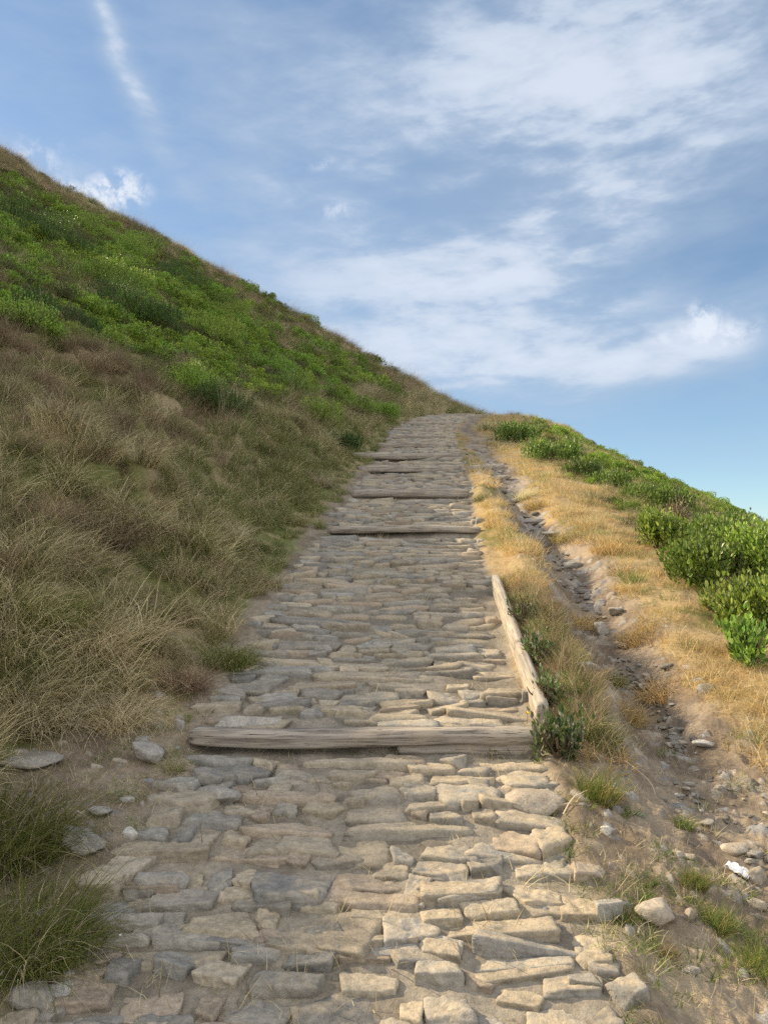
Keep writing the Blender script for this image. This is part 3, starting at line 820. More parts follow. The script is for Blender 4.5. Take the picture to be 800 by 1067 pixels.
rock(70, 1010, 18, 13, G_, 'small grey stone just under the lower dark green tussock', 10)
rock(104, 848, 24, 10, G_, 'thin dark grey stone lying flat on the bare left verge', 11)
rock(187, 762, 14, 20, G_, 'upright grey shard at the left rim just above the nearest timber step', 12, tilt=(0, .3))
rock(172, 920, 58, 26, G_, 'flat topped angular grey block at the left rim of the path', 13, rz=-.15, depth=.6)
rock(247, 758, 72, 20, G_, 'long pale grey slab resting just above the left end of the nearest timber step', 14, depth=.4)
rock(233, 580, 16, 14, G_, 'grey stone behind the round brown clump on the left verge', 15)
rock(683, 960, 38, 28, T_, 'rounded tan boulder sunk in the bare earth right of the path', 16, rz=.4, sink=.35)
rock(632, 872, 12, 16, P_, 'small pale upright stone below the bright green tuft', 17)
rock(791, 918, 20, 22, T_, 'orange tan block beside the crumpled white wrapper', 18, rz=.3)
rock(770, 892, 24, 14, T_, 'rounded stone above the crumpled white wrapper', 19)
rock(789, 895, 20, 13, G_, 'grey stone at the right frame edge behind the orange tan block', 20)
rock(723, 1020, 17, 10, G_, 'single grey pebble alone on the bare earth at the lower right', 21)
rock(718, 960, 11, 22, T_, 'narrow tilted slab edge right of the sunken tan boulder', 22, tilt=(.1, .4))
rock(789, 948, 16, 15, T_, 'tan stone at the right frame edge below the orange tan block', 23)
rock(552, 838, 62, 32, T_, 'large worn tan slab at the right rim of the path under the timber step', 24, depth=.7, rz=-.2, sink=.35)
rock(570, 868, 42, 17, G_, 'grey slab at the right rim just below the large worn tan slab', 25, depth=.5, rz=.35)
rock(628, 662, 15, 28, G_, 'upright grey rock wall in the gully under the overhanging turf', 26, depth=1.0, rz=.2)
rock(607, 702, 34, 16, G_, 'pale grey slab on the turf bank between board and gully', 27, rz=-.4, sink=.3)
rock(576, 628, 22, 11, G_, 'grey slab in the gully beside the top end of the edging board', 28, depth=.5)
rock(609, 619, 16, 8, G_, 'flat stone in mid gully right of the grey slab', 29)
rock(672, 719, 15, 9, P_, 'pale flat stone on top of the gully rubble', 30)
rock(732, 781, 20, 10, P_, 'pale stone at the foot of the rubble where the gully opens', 31)
rock(651, 676, 12, 8, P_, 'small pale stone in the gully below the upright rock wall', 32)
rock(558, 547, 34, 11, G_, 'dark flat stone ledge in the gully above the turf bank', 33, depth=.5)
rock(578, 559, 30, 11, G_, 'grey flat stone ledge in the gully just right of the dark ledge', 34, depth=.5)
rock(740, 862, 18, 10, G_, 'dark grey stone between the weeds on the bare earth', 35)
rock(717, 897, 12, 8, T_, 'small tan stone left of the crumpled white wrapper', 36)
rock(540, 523, 30, 10, G_, 'dark rock ledge across the gully below the crosswise timber', 37, depth=.6)
rock(597, 592, 26, 12, G_, 'grey rock ledge in the middle gully above the flat stone', 38, depth=.6, rz=.3)
rock(520, 500, 24, 9, T_, 'tan rock ledge in the upper gully just under the crosswise timber', 39, depth=.6)
rock(642, 642, 20, 14, G_, 'rough grey rock just right of the upright rock wall in the gully', 40, depth=.8)
# the paving: the stones that show largest are things, the rest is one mass
_bm = bmesh.new(); bmesh.ops.create_icosphere(_bm, subdivisions=2, radius=1)
_b5 = bmesh.new(); bmesh.ops.create_icosphere(_b5, subdivisions=5, radius=1)
ICO5_V = np.array([v.co[:] for v in _b5.verts]); ICO5_F = np.array([[v.index for v in f.verts] for f in _b5.faces]); _b5.free()
ICO2_V = np.array([v.co[:] for v in _bm.verts]); ICO2_F = np.array([[v.index for v in f.verts] for f in _bm.faces]); _bm.free()
def slab(cx, cy, a, b, rot, hb, u, D):
    """worn flagstone, world sized, bedded nearly level so that its downhill lip stands proud"""
    g = np.random.default_rng(int(u*1e6))
    n = 4; an = np.arange(4)*np.pi/2 + g.uniform(-.34, .34, 4)*np.array([min(1, 1.5*b/a), 1, min(1, 1.5*b/a), 1])
    if g.random() < .65: an = np.append(an, (g.integers(0, 4)+.5)*np.pi/2+g.uniform(-.3, .3)); n = 5
    N = np.stack([np.cos(an), np.sin(an), g.uniform(-.15, .16, n)], -1)
    h = g.uniform(.84, 1.04, n); h[4:] = g.uniform(.95, 1.2)
    m = g.integers(0, 3); ac = g.uniform(0, 2*np.pi, m)
    N = np.concatenate([N, [[g.normal(0, .05), g.normal(0, .05), 1], [0, 0, -1]], np.stack([.62*np.cos(ac), .62*np.sin(ac), np.full(m, .78)], -1)])
    h = np.concatenate([h, [.80, .9], g.uniform(.95, 1.1, m)])
    N /= np.linalg.norm(N, axis=1, keepdims=True)
    q = h[None]/np.maximum(D@N.T, .02); k = g.uniform(24, 62)
    r = np.minimum(-np.log(np.exp(-k*np.minimum(q, 3)).sum(1))/k, 1.75)
    c = hb*1.2 + .040
    P = D*r[:, None]*np.array([a*1.05, b*1.14, c*1.12])
    o = g.uniform(0, 50, 2)
    d1 = fbm(P[:, 0]*14+P[:, 2]*9+o[0], P[:, 1]*20-P[:, 2]*11+o[1], 5, 3)-.5
    d2 = fbm(P[:, 0]*48+P[:, 2]*30+o[1], P[:, 1]*60-P[:, 2]*34+o[0], 6, 3)-.5
    d3 = .5-np.abs(fbm(P[:, 0]*10+o[1], P[:, 2]*60+P[:, 1]*16+o[0], 7, 2)-.5)*2
    nrm = P/np.array([a*a, b*b, c*c]); nrm /= np.linalg.norm(nrm, axis=1, keepdims=True)
    P = P + nrm*(.012*d1+.009*d2-.009*d3)[:, None]*min(1, b/.05)
    # colour: stone, weathering and dust that settles on top, heavier rightward to paint in sunlight
    base = pal[g.integers(0, len(pal))]*g.uniform(.72, 1.08)*np.array([1.02, .985, .905])
    cc = np.repeat(base[None], len(P), 0)*(1+.35*d1+.5*d2)[:, None]
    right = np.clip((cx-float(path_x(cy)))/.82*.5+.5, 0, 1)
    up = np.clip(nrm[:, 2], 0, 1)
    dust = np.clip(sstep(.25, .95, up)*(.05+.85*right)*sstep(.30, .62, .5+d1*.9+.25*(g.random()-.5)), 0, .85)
    cc = cc*(1-dust[:, None]) + sunlit_dust*dust[:, None]
    cs, sn = math.cos(rot), math.sin(rot)
    pit = math.atan(.28)*g.uniform(-.05, .70); rol = g.normal(0, .06)
    cp, sp_ = math.cos(pit), math.sin(pit)
    Y = P[:, 1]*cp-P[:, 2]*sp_; Zz = P[:, 1]*sp_+P[:, 2]*cp + P[:, 0]*rol
    P = np.stack([P[:, 0]*cs-Y*sn, P[:, 0]*sn+Y*cs, Zz], -1)
    lift = hb*.75 + .008 + .014*float(sstep(7, 14, cy)) - c*.80*1.12
    return P, cc, lift
def clear(p):
    for a_, b_ in STEPS:
        sy = a_[1]+(b_[1]-a_[1])*(p[0]-a_[0])/(b_[0]-a_[0])
        if abs(p[1]-sy) < .055+p[3]*1.1 and a_[0]-.05 < p[0] < b_[0]+.05: return False
    if 3.6 < p[1] < 6.25 and p[0]+p[2]*1.12 > np.interp(p[1], [3.72, 6.0], [.535, .435]): return False
    return p[2] > .03
def fit(p):
    lim = float(path_x(p[1]))+.82+.01+.16*(p[6]-.5); r = p[0]+p[2]
    if r <= lim: return p
    l = p[0]-p[2]; return ((l+lim)/2, p[1], max(0, (lim-l)/2)) + p[3:]
PAVING = [fit(p) for p in PAVING]
PAVING = [p for p in PAVING if 1.55 < p[1] < 36 and clear(p)]
PAVING.sort(key=lambda p: p[1]-2.2*p[2]*p[3]/.01*.2)
near = [p for p in PAVING if p[1] > 1.9]; near = near[:300]; nearset = set(map(id, near))
def pave_label(cx, cy):
    side = (cx-float(path_x(cy)))/.82; sy = STEPS[0][0][1]
    where = 'below' if cy < sy else 'just above'
    if side < -.72: return 'rim stone bedded along the path left edge %s the nearest timber step' % where
    if side > .72: return 'dusty sun-toned rim stone bedded along the path right edge %s the nearest timber step' % where
    if side < .1: return 'grey flat stone bedded in the path left half %s the nearest timber step' % where
    return 'dusty sun-toned flat stone bedded in the path right half %s the nearest timber step' % where
mass = []
for p in PAVING:
    thing_ = id(p) in nearset
    D = (ICO5_V if p[1] < 2.8 else ICO_V) if thing_ else (ICO_V if p[1] < 4.6 else ICO3_V if p[1] < 9 else ICO2_V)
    Fq = (ICO5_F if p[1] < 2.8 else ICO_F) if thing_ else (ICO_F if p[1] < 4.6 else ICO3_F if p[1] < 9 else ICO2_F)
    V, cc, lift = slab(*p, D)
    z = float(surf(p[0], p[1]))+lift
    if thing_:
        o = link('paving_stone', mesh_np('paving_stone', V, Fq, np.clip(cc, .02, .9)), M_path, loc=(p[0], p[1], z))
        lb = pave_label(p[0], p[1]); tag(o, lb, 'paving stone', lb.split(' bedded ')[1].replace('in the', 'paving of the').replace('along the', 'rim of the'))
    else:
        mass.append((V+np.array([p[0], p[1], z]), Fq, cc))
V, F, cc = joinm(*mass)
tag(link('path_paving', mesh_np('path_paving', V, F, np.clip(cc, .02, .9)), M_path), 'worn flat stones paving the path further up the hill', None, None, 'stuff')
# loose rubble of the gully: many alike
RUB = [rock_mesh('rubble_stone', 1, .8, .6, 200+k, 9, .1, False) for k in range(6)]
first = {}
def rubble(X, Y, s, label, group, k):
    me = RUB[k % 6]; mt = (M_rock_d, M_rock_d, G_, T_)[k % 4]
    key = (k % 6, label)
    if key not in first:
        o = link('rubble_stone', me, mt); first[key] = o
    else:
        o = first[key].copy(); COL.objects.link(o)
    o.location = (X, Y, float(surf(X, Y))+s*.25); o.scale = (s*rs.uniform(.8, 1.3), s, s*rs.uniform(.7, 1.1)); o.rotation_euler = (rs.uniform(-.3, .3), rs.uniform(-.3, .3), rs.uniform(0, 6.28))
    tag(o, label, 'stone', group)
rs = random.Random(99)
for k in range(120):
    u = rs.random(); px = 655+u*58+rs.gauss(0, 10-3*u); py = 690+u*98+rs.gauss(0, 5)
    X, Y = at(px, py); rubble(X, Y, rs.choice([.010, .013, .016, .02, .028]), 'loose grey rubble stone in the lower gully beside the dry grass bank', 'rubble in the lower gully', k)
for k in range(60):
    u = rs.random(); px = 568+u*58+rs.gauss(0, 9); py = 572+u*75+rs.gauss(0, 4)
    X, Y = at(px, py); rubble(X, Y, rs.choice([.013, .017, .02, .03]), 'loose grey stone in the middle gully behind the edging board', 'stones in the middle gully', k)
for k in range(40):
    u = rs.random(); px = 488+u*75+rs.gauss(0, 6); py = 460+u*95+rs.gauss(0, 4)
    X, Y = at(px, py); rubble(X, Y, rs.choice([.02, .03, .04, .05]), 'loose stone in the upper gully near the crest', 'stones in the upper gully', k)
for k in range(70):
    px = rs.uniform(690, 805); py = 800+(px-690)*.75+rs.gauss(0, 28)
    X, Y = at(px, py); rubble(X, Y, rs.choice([.006, .008, .01, .014, .018]), 'small stone strewn on the bare earth at the lower right', 'stones strewn over the bare earth', k)

# ------------------------------------------------------------------ litter and twigs
def wrapper(px, py, w, h, label, seed, name='wrapper', cat='litter'):
    X, Y = at(px, py); k = math.hypot(X, Y)/FPX
    n = 22; a = np.linspace(-1, 1, n); A, B = np.meshgrid(a, a, indexing='ij')
    sx = w*k/2; sy = sx*.85
    zz = .30*sx*(fbm(A*2.2+seed, B*2.2, seed, 3)-.3)+ .25*sx*np.abs(np.sin(A*3+B*2+seed))
    ax = A*(1-.25*np.abs(vn(B*2+seed, B*0, seed+1)))+.2*(vn(A*2, B*2, seed+2)-.5); bx = B*(1-.3*vn(A*2+seed, A*0, seed+3))
    V = np.stack([ax*sx, bx*sy, zz+.006], -1).reshape(-1, 3)
    ii, jj = np.meshgrid(np.arange(n-1), np.arange(n-1), indexing='ij')
    F = np.stack([ii*n+jj, ii*n+jj+1, (ii+1)*n+jj+1, (ii+1)*n+jj], -1).reshape(-1, 4)[:, ::-1]
    o = link(name, mesh_np(name, V, F, smooth=False), M_white, loc=(X, Y, float(surf(X, Y))), rot=(R(18), R(8), .3*seed))
    so = o.modifiers.new('thickness', 'SOLIDIFY'); so.thickness = .0015
    return tag(o, label, cat)
wrapper(768, 912, 27, 16, 'crumpled white wrapper lying on the dirt at the right', 3)
wrapper(128, 968, 9, 6, 'tiny white paper scrap at the left rim of the path', 5, 'paper_scrap')
wrapper(120, 922, 10, 8, 'white torn paper scrap on the dry stalks at the left rim', 9, 'paper_scrap')
def twig(px, py, px2, py2, r, label):
    a = at(px, py); b = at(px2, py2); pts = []
    for i in range(9):
        t = i/8; X = a[0]+(b[0]-a[0])*t+.02*math.sin(t*4+px); Y = a[1]+(b[1]-a[1])*t
        pts.append((X-a[0], Y-a[1], float(surf(X, Y))-float(surf(*a))+.012+.02*math.sin(t*3.1)))
    V, F = tubes([pts], r, r*.4, 6)
    tag(link('twig', mesh_np('twig', V, F), M_twig, loc=(*a, float(surf(*a)))), label, 'twig')
twig(590, 845, 617, 826, .004, 'pale dry twig lying under the bright green tuft')
twig(652, 800, 680, 832, .004, 'thin pale twig on the earth right of the bright green tuft')
twig(670, 980, 690, 955, .003, 'bent dry twig beside the sunken tan boulder')
twig(126, 918, 158, 895, .003, 'dry stalk at the left rim by the torn paper scrap')

# ------------------------------------------------------------------ tussocks that stand out
TUS = {}
def tussock_mesh(kind, seed):
    if kind == 'straw': d = joinm(blades(640, .36, .17, .5, 1.35, .0046, [(.66, .57, .35), (.60, .52, .31), (.72, .63, .42)], 6, seed), blades(200, .28, .16, .5, 1.1, .0042, OLIVE, 5, seed+1))
    elif kind == 'green': d = joinm(blades(1000, .34, .22, .6, 1.4, .005, [(.15, .20, .03), (.19, .235, .04), (.12, .16, .025), (.25, .25, .07)], 6, seed, tipc=(.17, .17, .05)), blades(240, .32, .22, .6, 1.3, .004, STRAW, 5, seed+1))
    elif kind == 'brown': d = joinm(blades(560, .36, .17, .5, 1.25, .0042, BROWN, 6, seed, tipc=(.30, .21, .13)), blades(120, .34, .15, .4, 1.0, .004, STRAW, 5, seed+1))
    elif kind == 'mixed': d = joinm(blades(340, .32, .16, .5, 1.2, .0042, GREEN+OLIVE, 6, seed), blades(260, .34, .16, .5, 1.3, .0042, STRAW, 6, seed+1))
    elif kind == 'bright': d = joinm(blades(380, .17, .07, .35, .7, .0036, [(.14, .19, .04), (.19, .23, .06), (.10, .15, .03)], 5, seed, 2.5), blades(110, .15, .08, .5, .9, .003, GOLD, 4, seed+1, 2.5))
    elif kind == 'gold': d = joinm(blades(420, .18, .13, .5, 1.2, .0036, GOLD, 5, seed, 2.0), blades(120, .15, .12, .5, .9, .0036, OLIVE, 4, seed+1, 2.0))
    me = mesh_np('tussock', *d, smooth=False); me.materials.append(M_grass); return me
def tussock(kind, px, py, s, label, cat='tussock', name='grass_tussock', yaw=None, variant=0):
    key = (kind, variant)
    X, Y = at(px, py)
    n = normal(np.array([X]), np.array([Y]))[0]
    if key not in TUS:
        o = link(name, tussock_mesh(kind, 500+len(TUS)*11)); TUS[key] = o
    else:
        o = TUS[key].copy(); COL.objects.link(o); o.name = name
    o.location = (X, Y, float(surf(X, Y))-.01); o.scale = (s, s, s)
    z = Vector(n*.45+np.array([0, 0, .55])).normalized()
    yw = math.atan2(n[1], n[0]) if yaw is None else yaw
    xx = Vector((math.cos(yw), math.sin(yw), 0)); yy = z.cross(xx).normalized(); xx = yy.cross(z)
    from mathutils import Matrix
    o.rotation_euler = Matrix((xx, yy, z)).transposed().to_euler()
    return tag(o, label, cat, 'tussocks standing out of the grass')
tussock('green', 0, 880, 1.0, 'big dark green tussock hanging over the bare verge at the left edge', yaw=-.2)
tussock('green', 22, 985, .85, 'lower dark green tussock at the left edge, above the angular corner stones', yaw=-.1, variant=1)
tussock('mixed', 75, 975, .55, 'small olive tussock leaning right of the lower dark green one', yaw=.1)
tussock('straw', 95, 672, 1.0, 'pale straw mound low on the left slope')
tussock('straw', 40, 745, 1.1, 'long haired straw mound at the left edge above the dark grey slab', variant=1)
tussock('straw', 120, 752, .8, 'straw tussock drooping onto the verge right of the long haired mound', variant=2)
tussock('green', 238, 690, .7, 'green tussock at the path rim beside the second run of paving')
tussock('mixed', 180, 800, .3, 'little green tuft left of the squarish grey block')
tussock('brown', 190, 715, .7, 'reddish brown tussock at the foot of the left slope', variant=1)
tussock('brown', 222, 598, .55, 'round brown clump at the left rim in front of a grey stone')
tussock('straw', 262, 530, .9, 'pale straw tussock on the slope above the round brown clump')
tussock('straw', 240, 560, .7, 'smaller straw tussock just below the pale one above the brown clump', variant=1)
tussock('mixed', 285, 590, .7, 'olive tussock at the path rim right of the round brown clump', variant=1)
tussock('brown', 110, 560, 1.3, 'large dark brown overhanging tussock on the bulge of the left slope')
tussock('brown', 40, 545, 1.3, 'dark brown tussock left of the overhanging one on the bulge', variant=1)
tussock('mixed', 160, 640, .9, 'grey green tussock in the middle of the low left slope')
tussock('green', 40, 640, 1.0, 'green tussock at the left edge under the dark brown bulge', variant=1)
tussock('straw', 330, 505, .9, 'straw tussock spilling onto the rim below the third timber step', variant=2)
tussock('mixed', 300, 545, .8, 'mixed green and straw tussock at the rim near the second timber step')
tussock('bright', 622, 832, 1.0, 'bright green tuft at the path rim right of the nearest timber step', 'grass tuft', 'grass_tuft')
tussock('bright', 712, 862, .45, 'small green tuft on the bare earth, uppermost of three in a line', 'grass tuft', 'grass_tuft', variant=1)
tussock('bright', 722, 925, .6, 'yellow green tuft left of the crumpled white wrapper', 'grass tuft', 'grass_tuft', variant=1)
tussock('bright', 748, 965, .6, 'sprawling green tuft below the crumpled white wrapper', 'grass tuft', 'grass_tuft')
tussock('bright', 788, 1008, .75, 'long bladed green tuft at the lower right frame edge', 'grass tuft', 'grass_tuft', variant=1)
tussock('bright', 648, 958, .45, 'green tuft at the path rim left of the sunken tan boulder', 'grass tuft', 'grass_tuft')
tussock('gold', 690, 990, .3, 'little dry tuft under the sunken tan boulder', 'grass tuft', 'grass_tuft')
tussock('gold', 648, 742, 1.0, 'golden tussock on the bank between edging board and gully', 'grass tuft', 'grass_tuft', variant=1)
tussock('bright', 640, 715, .8, 'greenish tuft over the golden tussock on the gully bank', 'grass tuft', 'grass_tuft')
tussock('gold', 605, 652, 1.0, 'tawny tussock hanging over the gully behind the upright rock wall', 'grass tuft', 'grass_tuft')
tussock('gold', 545, 610, 1.2, 'golden tussock at the top end of the edging board', 'grass tuft', 'grass_tuft')
tussock('bright', 660, 608, 1.0, 'green tuft on the dry grass right of the middle gully', 'grass tuft', 'grass_tuft', variant=1)
tussock('gold', 640, 575, 1.4, 'tall dry tussock below the small leafy bush', 'grass tuft', 'grass_tuft')
tussock('straw', 545, 520, .8, 'straw tussock left of the upper gully', yaw=0)
tussock('mixed', 500, 520, .6, 'olive tuft at the right rim by the third timber step', yaw=0)
tussock('mixed', 620, 522, 1.0, 'dark tussock along the turf ledge on the right shoulder', yaw=-1.2)
tussock('mixed', 650, 528, 1.0, 'dark tussock right of another on the turf ledge, nearer the leafy bushes', yaw=-1.2, variant=1)
tussock('mixed', 508, 449, 1.6, 'grassy tuft near the crest at the right rim', yaw=-1.2)

tussock('gold', 588, 560, 1.1, 'dry tuft overhanging the grey flat ledge in the gully', 'grass tuft', 'grass_tuft', variant=1)
tussock('gold', 560, 527, 1.3, 'dry tuft right of the dark rock ledge in the gully', 'grass tuft', 'grass_tuft')
tussock('gold', 690, 722, 1.0, 'dry tuft on the right gully bank above the rubble', 'grass tuft', 'grass_tuft', variant=1)
tussock('gold', 665, 668, 1.0, 'dry tuft on the right gully bank beside the upright rock wall', 'grass tuft', 'grass_tuft')
# ------------------------------------------------------------------ shrubs
def shrub(name, px, py, rx, ry, rz, nl, leaf, pal, seed, label, cat='bush', group=None, dz=0, push=0.):
    X, Y = at(px, py); Y += push
    root = bpy.data.objects.new(name, None); COL.objects.link(root)
    root.location = (X, Y, float(surf(X, Y))-.02+dz); root.rotation_euler = (0, 0, seed*.7)
    lm, sm = shrub_meshes(name, rx, ry, rz, nl, leaf, pal, seed)
    link('foliage', lm, None, root); link('stem', sm, None, root)
    return tag(root, label, cat, group)
BR = [(.17, .27, .035), (.24, .345, .055), (.12, .19, .028), (.32, .40, .09), (.10, .15, .025)]
shrub('leafy_bush', 688, 572, .30, .28, 0.34, 3300, .042, BR, 21, 'small bright green bush standing apart at the left of the leafy bushes', group='leafy bushes on the right')
shrub('leafy_bush', 738, 612, .42, .40, 0.38, 6300, .042, BR, 23, 'broad bright green bush, largest of the leafy bushes', group='leafy bushes on the right')
shrub('leafy_bush', 778, 606, .45, .40, 0.36, 6300, .042, BR, 25, 'bright green bush at the right frame edge behind the largest bush', group='leafy bushes on the right', push=.15)
shrub('leafy_bush', 772, 650, .30, .28, 0.28, 3600, .042, BR, 27, 'mid sized bush in front of the largest bush at the right', group='leafy bushes on the right')
shrub('leafy_bush', 808, 655, .34, .30, 0.33, 3900, .042, BR, 29, 'bush cut off by the right frame edge, beside the mid sized one', group='leafy bushes on the right')
shrub('leafy_bush', 780, 690, .15, .15, 0.20, 1050, .042, BR, 31, 'smallest leafy bush, lowest on the dry grass', group='leafy bushes on the right')
shrub('leafy_bush', 735, 575, .35, .35, 0.29, 3300, .042, BR, 33, 'low bush behind the largest bush, towards the ridge', group='leafy bushes on the right', push=.1)
for k, (px, py, q, ps, lb) in enumerate([(612, 500, .45, .3, 'low bush on the turf ledge, nearest the path among the shoulder bushes'), (645, 512, .5, .4, 'low bush in the middle of the turf ledge'),
        (672, 528, .45, .5, 'low bush at the right end of the turf ledge'), (702, 540, .5, .5, 'low bush behind the small bright bush'), (760, 562, .5, .4, 'low bush on the ridge behind the largest bush'),
        (795, 582, .45, .2, 'low bush on the ridge at the right frame edge')]):
    shrub('leafy_bush', px, py, q, q*.8, .22, 2600, .042, BR if k % 2 else [(.12, .19, .035), (.16, .24, .04), (.20, .22, .06), (.09, .14, .025)], 81+k, lb, group='low bushes on the right shoulder', push=ps)
shrub('dry_bush', 718, 560, .22, .22, .36, 500, .03, [(.30, .24, .15), (.24, .19, .11)], 35, 'greyish dry bush between the small bush and the largest one', push=.4)
shrub('leafy_bush', 540, 462, .8, .7, .5, 3000, .06, BR, 37, 'bright green bush near the crest right of the path', group='leafy bushes near the crest')
shrub('leafy_bush', 575, 480, .7, .7, .4, 2600, .06, BR, 39, 'low green bush right of the one nearest the crest', group='leafy bushes near the crest')
# weeds along the board
WEED = [(.07, .13, .035), (.10, .17, .05), (.14, .20, .07), (.30, .30, .20)]
shrub('leafy_weed', 583, 786, .13, .12, .16, 500, .035, WEED, 41, 'dark green leafy weed at the lower end of the edging board', 'weed', 'weeds along the edging board')
shrub('leafy_weed', 572, 735, .10, .12, .16, 380, .028, WEED, 43, 'second leafy weed up the edging board', 'weed', 'weeds along the edging board')
shrub('leafy_weed', 560, 690, .10, .14, .17, 400, .026, WEED, 45, 'third leafy weed up the edging board, with pale tips', 'weed', 'weeds along the edging board')
shrub('leafy_weed', 547, 650, .10, .14, .18, 400, .026, WEED, 47, 'fourth leafy weed, at the upper half of the edging board', 'weed', 'weeds along the edging board')
# cushions on the left hillside
CUS = [(150, 340, 1.1, .55), (215, 358, 1.2, .5), (110, 305, 1.2, .5), (60, 262, 1.6, .7), (20, 345, .8, .28), (250, 335, 1.3, .5), (180, 300, 1.5, .6), (300, 410, .9, .4), (270, 390, .9, .4),
       (60, 345, .7, .4), (220, 320, 1.3, .5), (130, 270, 1.8, .7), (20, 235, 1.4, .5), (85, 245, 1.6, .5), (190, 410, .7, .4), (225, 435, .6, .35), (330, 440, .8, .35), (365, 430, .9, .4), (345, 465, .6, .25), (395, 435, .8, .3)]
CUSL = ['dark domed cushion shrub in the middle of the green slope', 'rounded cushion shrub right of the dark domed one', 'green cushion shrub up and left of the dark domed one', 'wide cushion shrub high at the left of the slope',
        'upright green shrub at the left edge above the brown grass', 'long cushion shrub under the pale upper slope', 'flat cushion shrub above the dark domed one', 'low shrub at the right end of the green band',
        'low shrub just left of the right end of the green band', 'small shrub above the brown grass near the left edge', 'cushion shrub between the rounded one and the long one', 'broad shrub patch in the upper green slope',
        'shrub high at the left edge close to the skyline', 'yellow green shrub below the skyline at the left', 'isolated bright shrub among the brown grass', 'lowest bright shrub among the brown grass',
        'green shrub above the path bend', 'small green shrub close to the path bend under the skyline', 'dark low shrub at the left rim of the upper path', 'last green shrub beside the path before the crest']
for k, ((px, py, rad, hh), lb) in enumerate(zip(CUS, CUSL)):
    shrub('cushion_shrub', px, py, rad*1.15, rad, hh*1.7, int(6500+4000*rad), .022+.008*rad, SHRUB if k % 3 else [(.06, .12, .02), (.08, .14, .025), (.05, .10, .015)], 60+k, lb, 'shrub', 'cushion shrubs on the left hillside', dz=-.1)
# yellow flower by the nearest step
X, Y = at(549, 752); root = bpy.data.objects.new('yellow_flower', None); COL.objects.link(root); root.location = (X, Y, float(surf(X, Y)))
tag(root, 'tiny yellow flower at the path rim by the lower end of the edging board', 'flower')
V, F = tubes([[(0, 0, -.01), (.003, 0, .02), (.002, -.003, .045)]], .0015, .001); link('stem', mesh_np('flower_stem', V, F), M_stem, root)
ang = np.linspace(0, 2*np.pi, 12, endpoint=False); Pp = np.zeros((12, 3))+[.002, -.003, .045]
link('petal_ring', mesh_np('petals', *leaves(Pp, np.stack([np.cos(ang), np.sin(ang), 0*ang+.5], -1), .014, [(1, 1, 1)], 5)), M_yel, root)

# ------------------------------------------------------------------ sky, sun, camera
SUN_EL, SUN_AZ = 31.2, -72.0       # degrees; azimuth clockwise from +Y
w = bpy.data.worlds.new('World'); scene.world = w; w.use_nodes = True
t = NT_(w.node_tree); t.n.clear()
out = t.new('ShaderNodeOutputWorld'); bg = t.new('ShaderNodeBackground'); t.l.new(bg.outputs[0], out.inputs[0])
sky = t.new('ShaderNodeTexSky', sky_type='NISHITA'); sky.sun_disc = False
sky.sun_elevation = R(SUN_EL); sky.sun_rotation = R(SUN_AZ); sky.altitude = 100; sky.dust_density = .15; sky.air_density = 1.0; sky.ozone_density = 1.5
tc = t.new('ShaderNodeTexCoord').outputs['Generated']
sp = t.new('ShaderNodeSeparateXYZ'); t.l.new(tc, sp.inputs[0])
az = t.math('ARCTAN2', sp.outputs[0], sp.outputs[1]); el = t.math('ARCSINE', sp.outputs[2])
def azel(px, py):
    d = ray(px, py); return math.atan2(d[0], d[1]), math.asin(d[2])
def blob(px, py, wx, wy, rot, amp):
    """a soft patch of cloud round a direction: widths in pixels, rot in degrees counterclockwise"""
    a, e = azel(px, py); c, s = math.cos(R(rot)), math.sin(R(rot))
    da = t.math('SUBTRACT', azw, a); de = t.math('SUBTRACT', elw, e)
    u = t.math('ADD', t.math('MULTIPLY', da, c/(wx/FPX)), t.math('MULTIPLY', de, s/(wx/FPX)))
    v = t.math('ADD', t.math('MULTIPLY', da, -s/(wy/FPX)), t.math('MULTIPLY', de, c/(wy/FPX)))
    r2 = t.math('ADD', t.math('MULTIPLY', u, u), t.math('MULTIPLY', v, v))
    return t.math('MULTIPLY', t.math('EXPONENT', t.math('MULTIPLY', r2, -1.0)), amp)
cv = t.new('ShaderNodeCombineXYZ'); t.l.new(az, cv.inputs[0]); t.l.new(el, cv.inputs[1])
wn = t.new('ShaderNodeTexNoise'); wn.inputs['Scale'].default_value = 5; wn.inputs['Detail'].default_value = 2; t.l.new(cv.outputs[0], wn.inputs['Vector'])
ws = t.new('ShaderNodeSeparateColor'); t.l.new(wn.outputs['Color'], ws.inputs[0])
azw = t.math('ADD', az, t.math('MULTIPLY', t.math('SUBTRACT', ws.outputs[0], .5), .12))
elw = t.math('ADD', el, t.math('MULTIPLY', t.math('SUBTRACT', ws.outputs[1], .5), .12))
BL = [(430, 340, 380, 120, 12, .55), (590, 200, 240, 120, 55, .42), (470, 90, 210, 170, 60, .42), (740, 110, 230, 110, 35, .50), (620, 30, 300, 90, 20, .30), (125, 42, 16, 85, 30, .75), (560, 390, 240, 60, 10, .35),
      (20, 140, 70, 40, 0, .35), (740, 345, 130, 34, 22, .60), (740, 470, 130, 25, 8, .30), (330, 20, 200, 60, 20, .12), (180, 110, 300, 190, 10, .30), (735, 258, 110, 62, 15, -.50), (690, 520, 160, 70, 0, -.2)]
cov = None
for q in BL:
    f = blob(*q); cov = f if cov is None else t.math('ADD', cov, f)
mp = t.new('ShaderNodeMapping'); t.l.new(cv.outputs[0], mp.inputs[0]); mp.inputs['Rotation'].default_value = (0, 0, R(-32)); mp.inputs['Scale'].default_value = (1.0, 3.0, 1)
st0 = t.noise(mp.outputs[0], 3.0, 9, .53, .15); st1 = t.noise(mp.outputs[0], 9, 10, .60, .15)
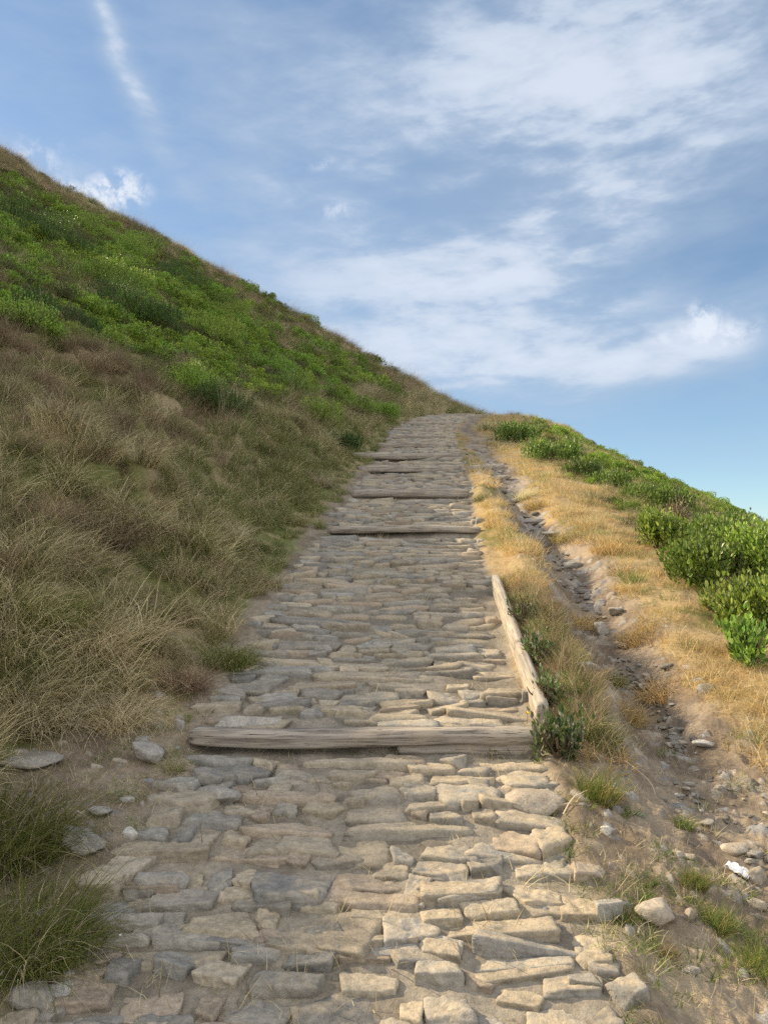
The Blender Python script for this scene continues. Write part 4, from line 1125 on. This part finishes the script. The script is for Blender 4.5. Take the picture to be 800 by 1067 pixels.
st = t.math('ADD', t.math('MULTIPLY', st0, .65), t.math('MULTIPLY', st1, .35))
veil = t.math('ADD', t.math('MULTIPLY', cov, t.maprange(st, .34, .66, .38, 1.15)), t.maprange(st, .36, .68, .02, .20))
# cirrus beyond the frame too, so that the light has a partly clouded sky
cum = None
for q in [(112, 192, 26, 17, 0, .85), (84, 186, 18, 10, 0, .6), (130, 205, 16, 12, 0, .6), (36, 150, 34, 22, 0, .6), (342, 163, 15, 10, 0, .5), (346, 226, 18, 12, 0, .5), (742, 318, 26, 16, 0, .75), (770, 340, 40, 14, 0, .6), (700, 350, 40, 10, 10, .6)]:
    f = blob(*q); cum = f if cum is None else t.math('ADD', cum, f)
pn = t.noise(cv.outputs[0], 34, 9, .66, .3)
cumd = t.maprange(t.math('MULTIPLY', cum, t.maprange(pn, .33, .66, .0, 1.7)), .10, 1.35, 0, .95)
cl = t.math('MAXIMUM', t.math('MINIMUM', t.math('MULTIPLY', veil, .92), .86), cumd)
cl = t.math('MAXIMUM', cl, 0.0)
CLOUD = t.mix(t.maprange(veil, .5, 1.35), (3.25, 4.05, 5.15, 1), (5.3, 5.75, 6.5, 1))
# extra bright cloud added overhead and behind, out of view, to fill the shade
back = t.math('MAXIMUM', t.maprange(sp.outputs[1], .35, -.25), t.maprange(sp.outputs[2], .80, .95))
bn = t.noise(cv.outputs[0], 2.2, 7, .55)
back_fill = t.math('MULTIPLY', back, t.maprange(bn, .34, .55, .25, .92))
mixa = t.mix(cl, t.mix(1.0, sky.outputs[0], (.98, 1.06, 1.07, 1), 'MULTIPLY'), CLOUD)
mixa = t.mix(t.math('MULTIPLY', cumd, .9), mixa, (5.6, 6.0, 6.7, 1))
mixc = t.mix(back_fill, mixa, (10.8, 10.7, 10.6, 1))
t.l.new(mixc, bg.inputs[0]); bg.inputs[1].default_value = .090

sd = bpy.data.lights.new('sun', 'SUN'); sd.energy = 5.0; sd.angle = R(.5); sd.color = (1.0, .83, .58)
so = bpy.data.objects.new('sun', sd); COL.objects.link(so)
a, e = R(SUN_AZ), R(SUN_EL)
to = Vector((math.sin(a)*math.cos(e), math.cos(a)*math.cos(e), math.sin(e)))
so.rotation_euler = to.to_track_quat('Z', 'Y').to_euler(); so.location = to*50

cd = bpy.data.cameras.new('camera'); cam = bpy.data.objects.new('camera', cd); COL.objects.link(cam)
cd.sensor_fit = 'HORIZONTAL'; cd.sensor_width = 36; cd.lens = FPX/800*36; cd.clip_start = .05; cd.clip_end = 3000
cam.location = (0, 0, CAM_H); cam.rotation_euler = (R(90+PITCH), 0, R(YAW))
scene.camera = cam
vs = scene.view_settings; vs.view_transform = 'Standard'; vs.look = 'None'; vs.gamma = 1; vs.exposure = .70; vs.use_curve_mapping = False
scene.cycles.use_denoising = False; scene.cycles.max_bounces = 6; scene.cycles.transparent_max_bounces = 4
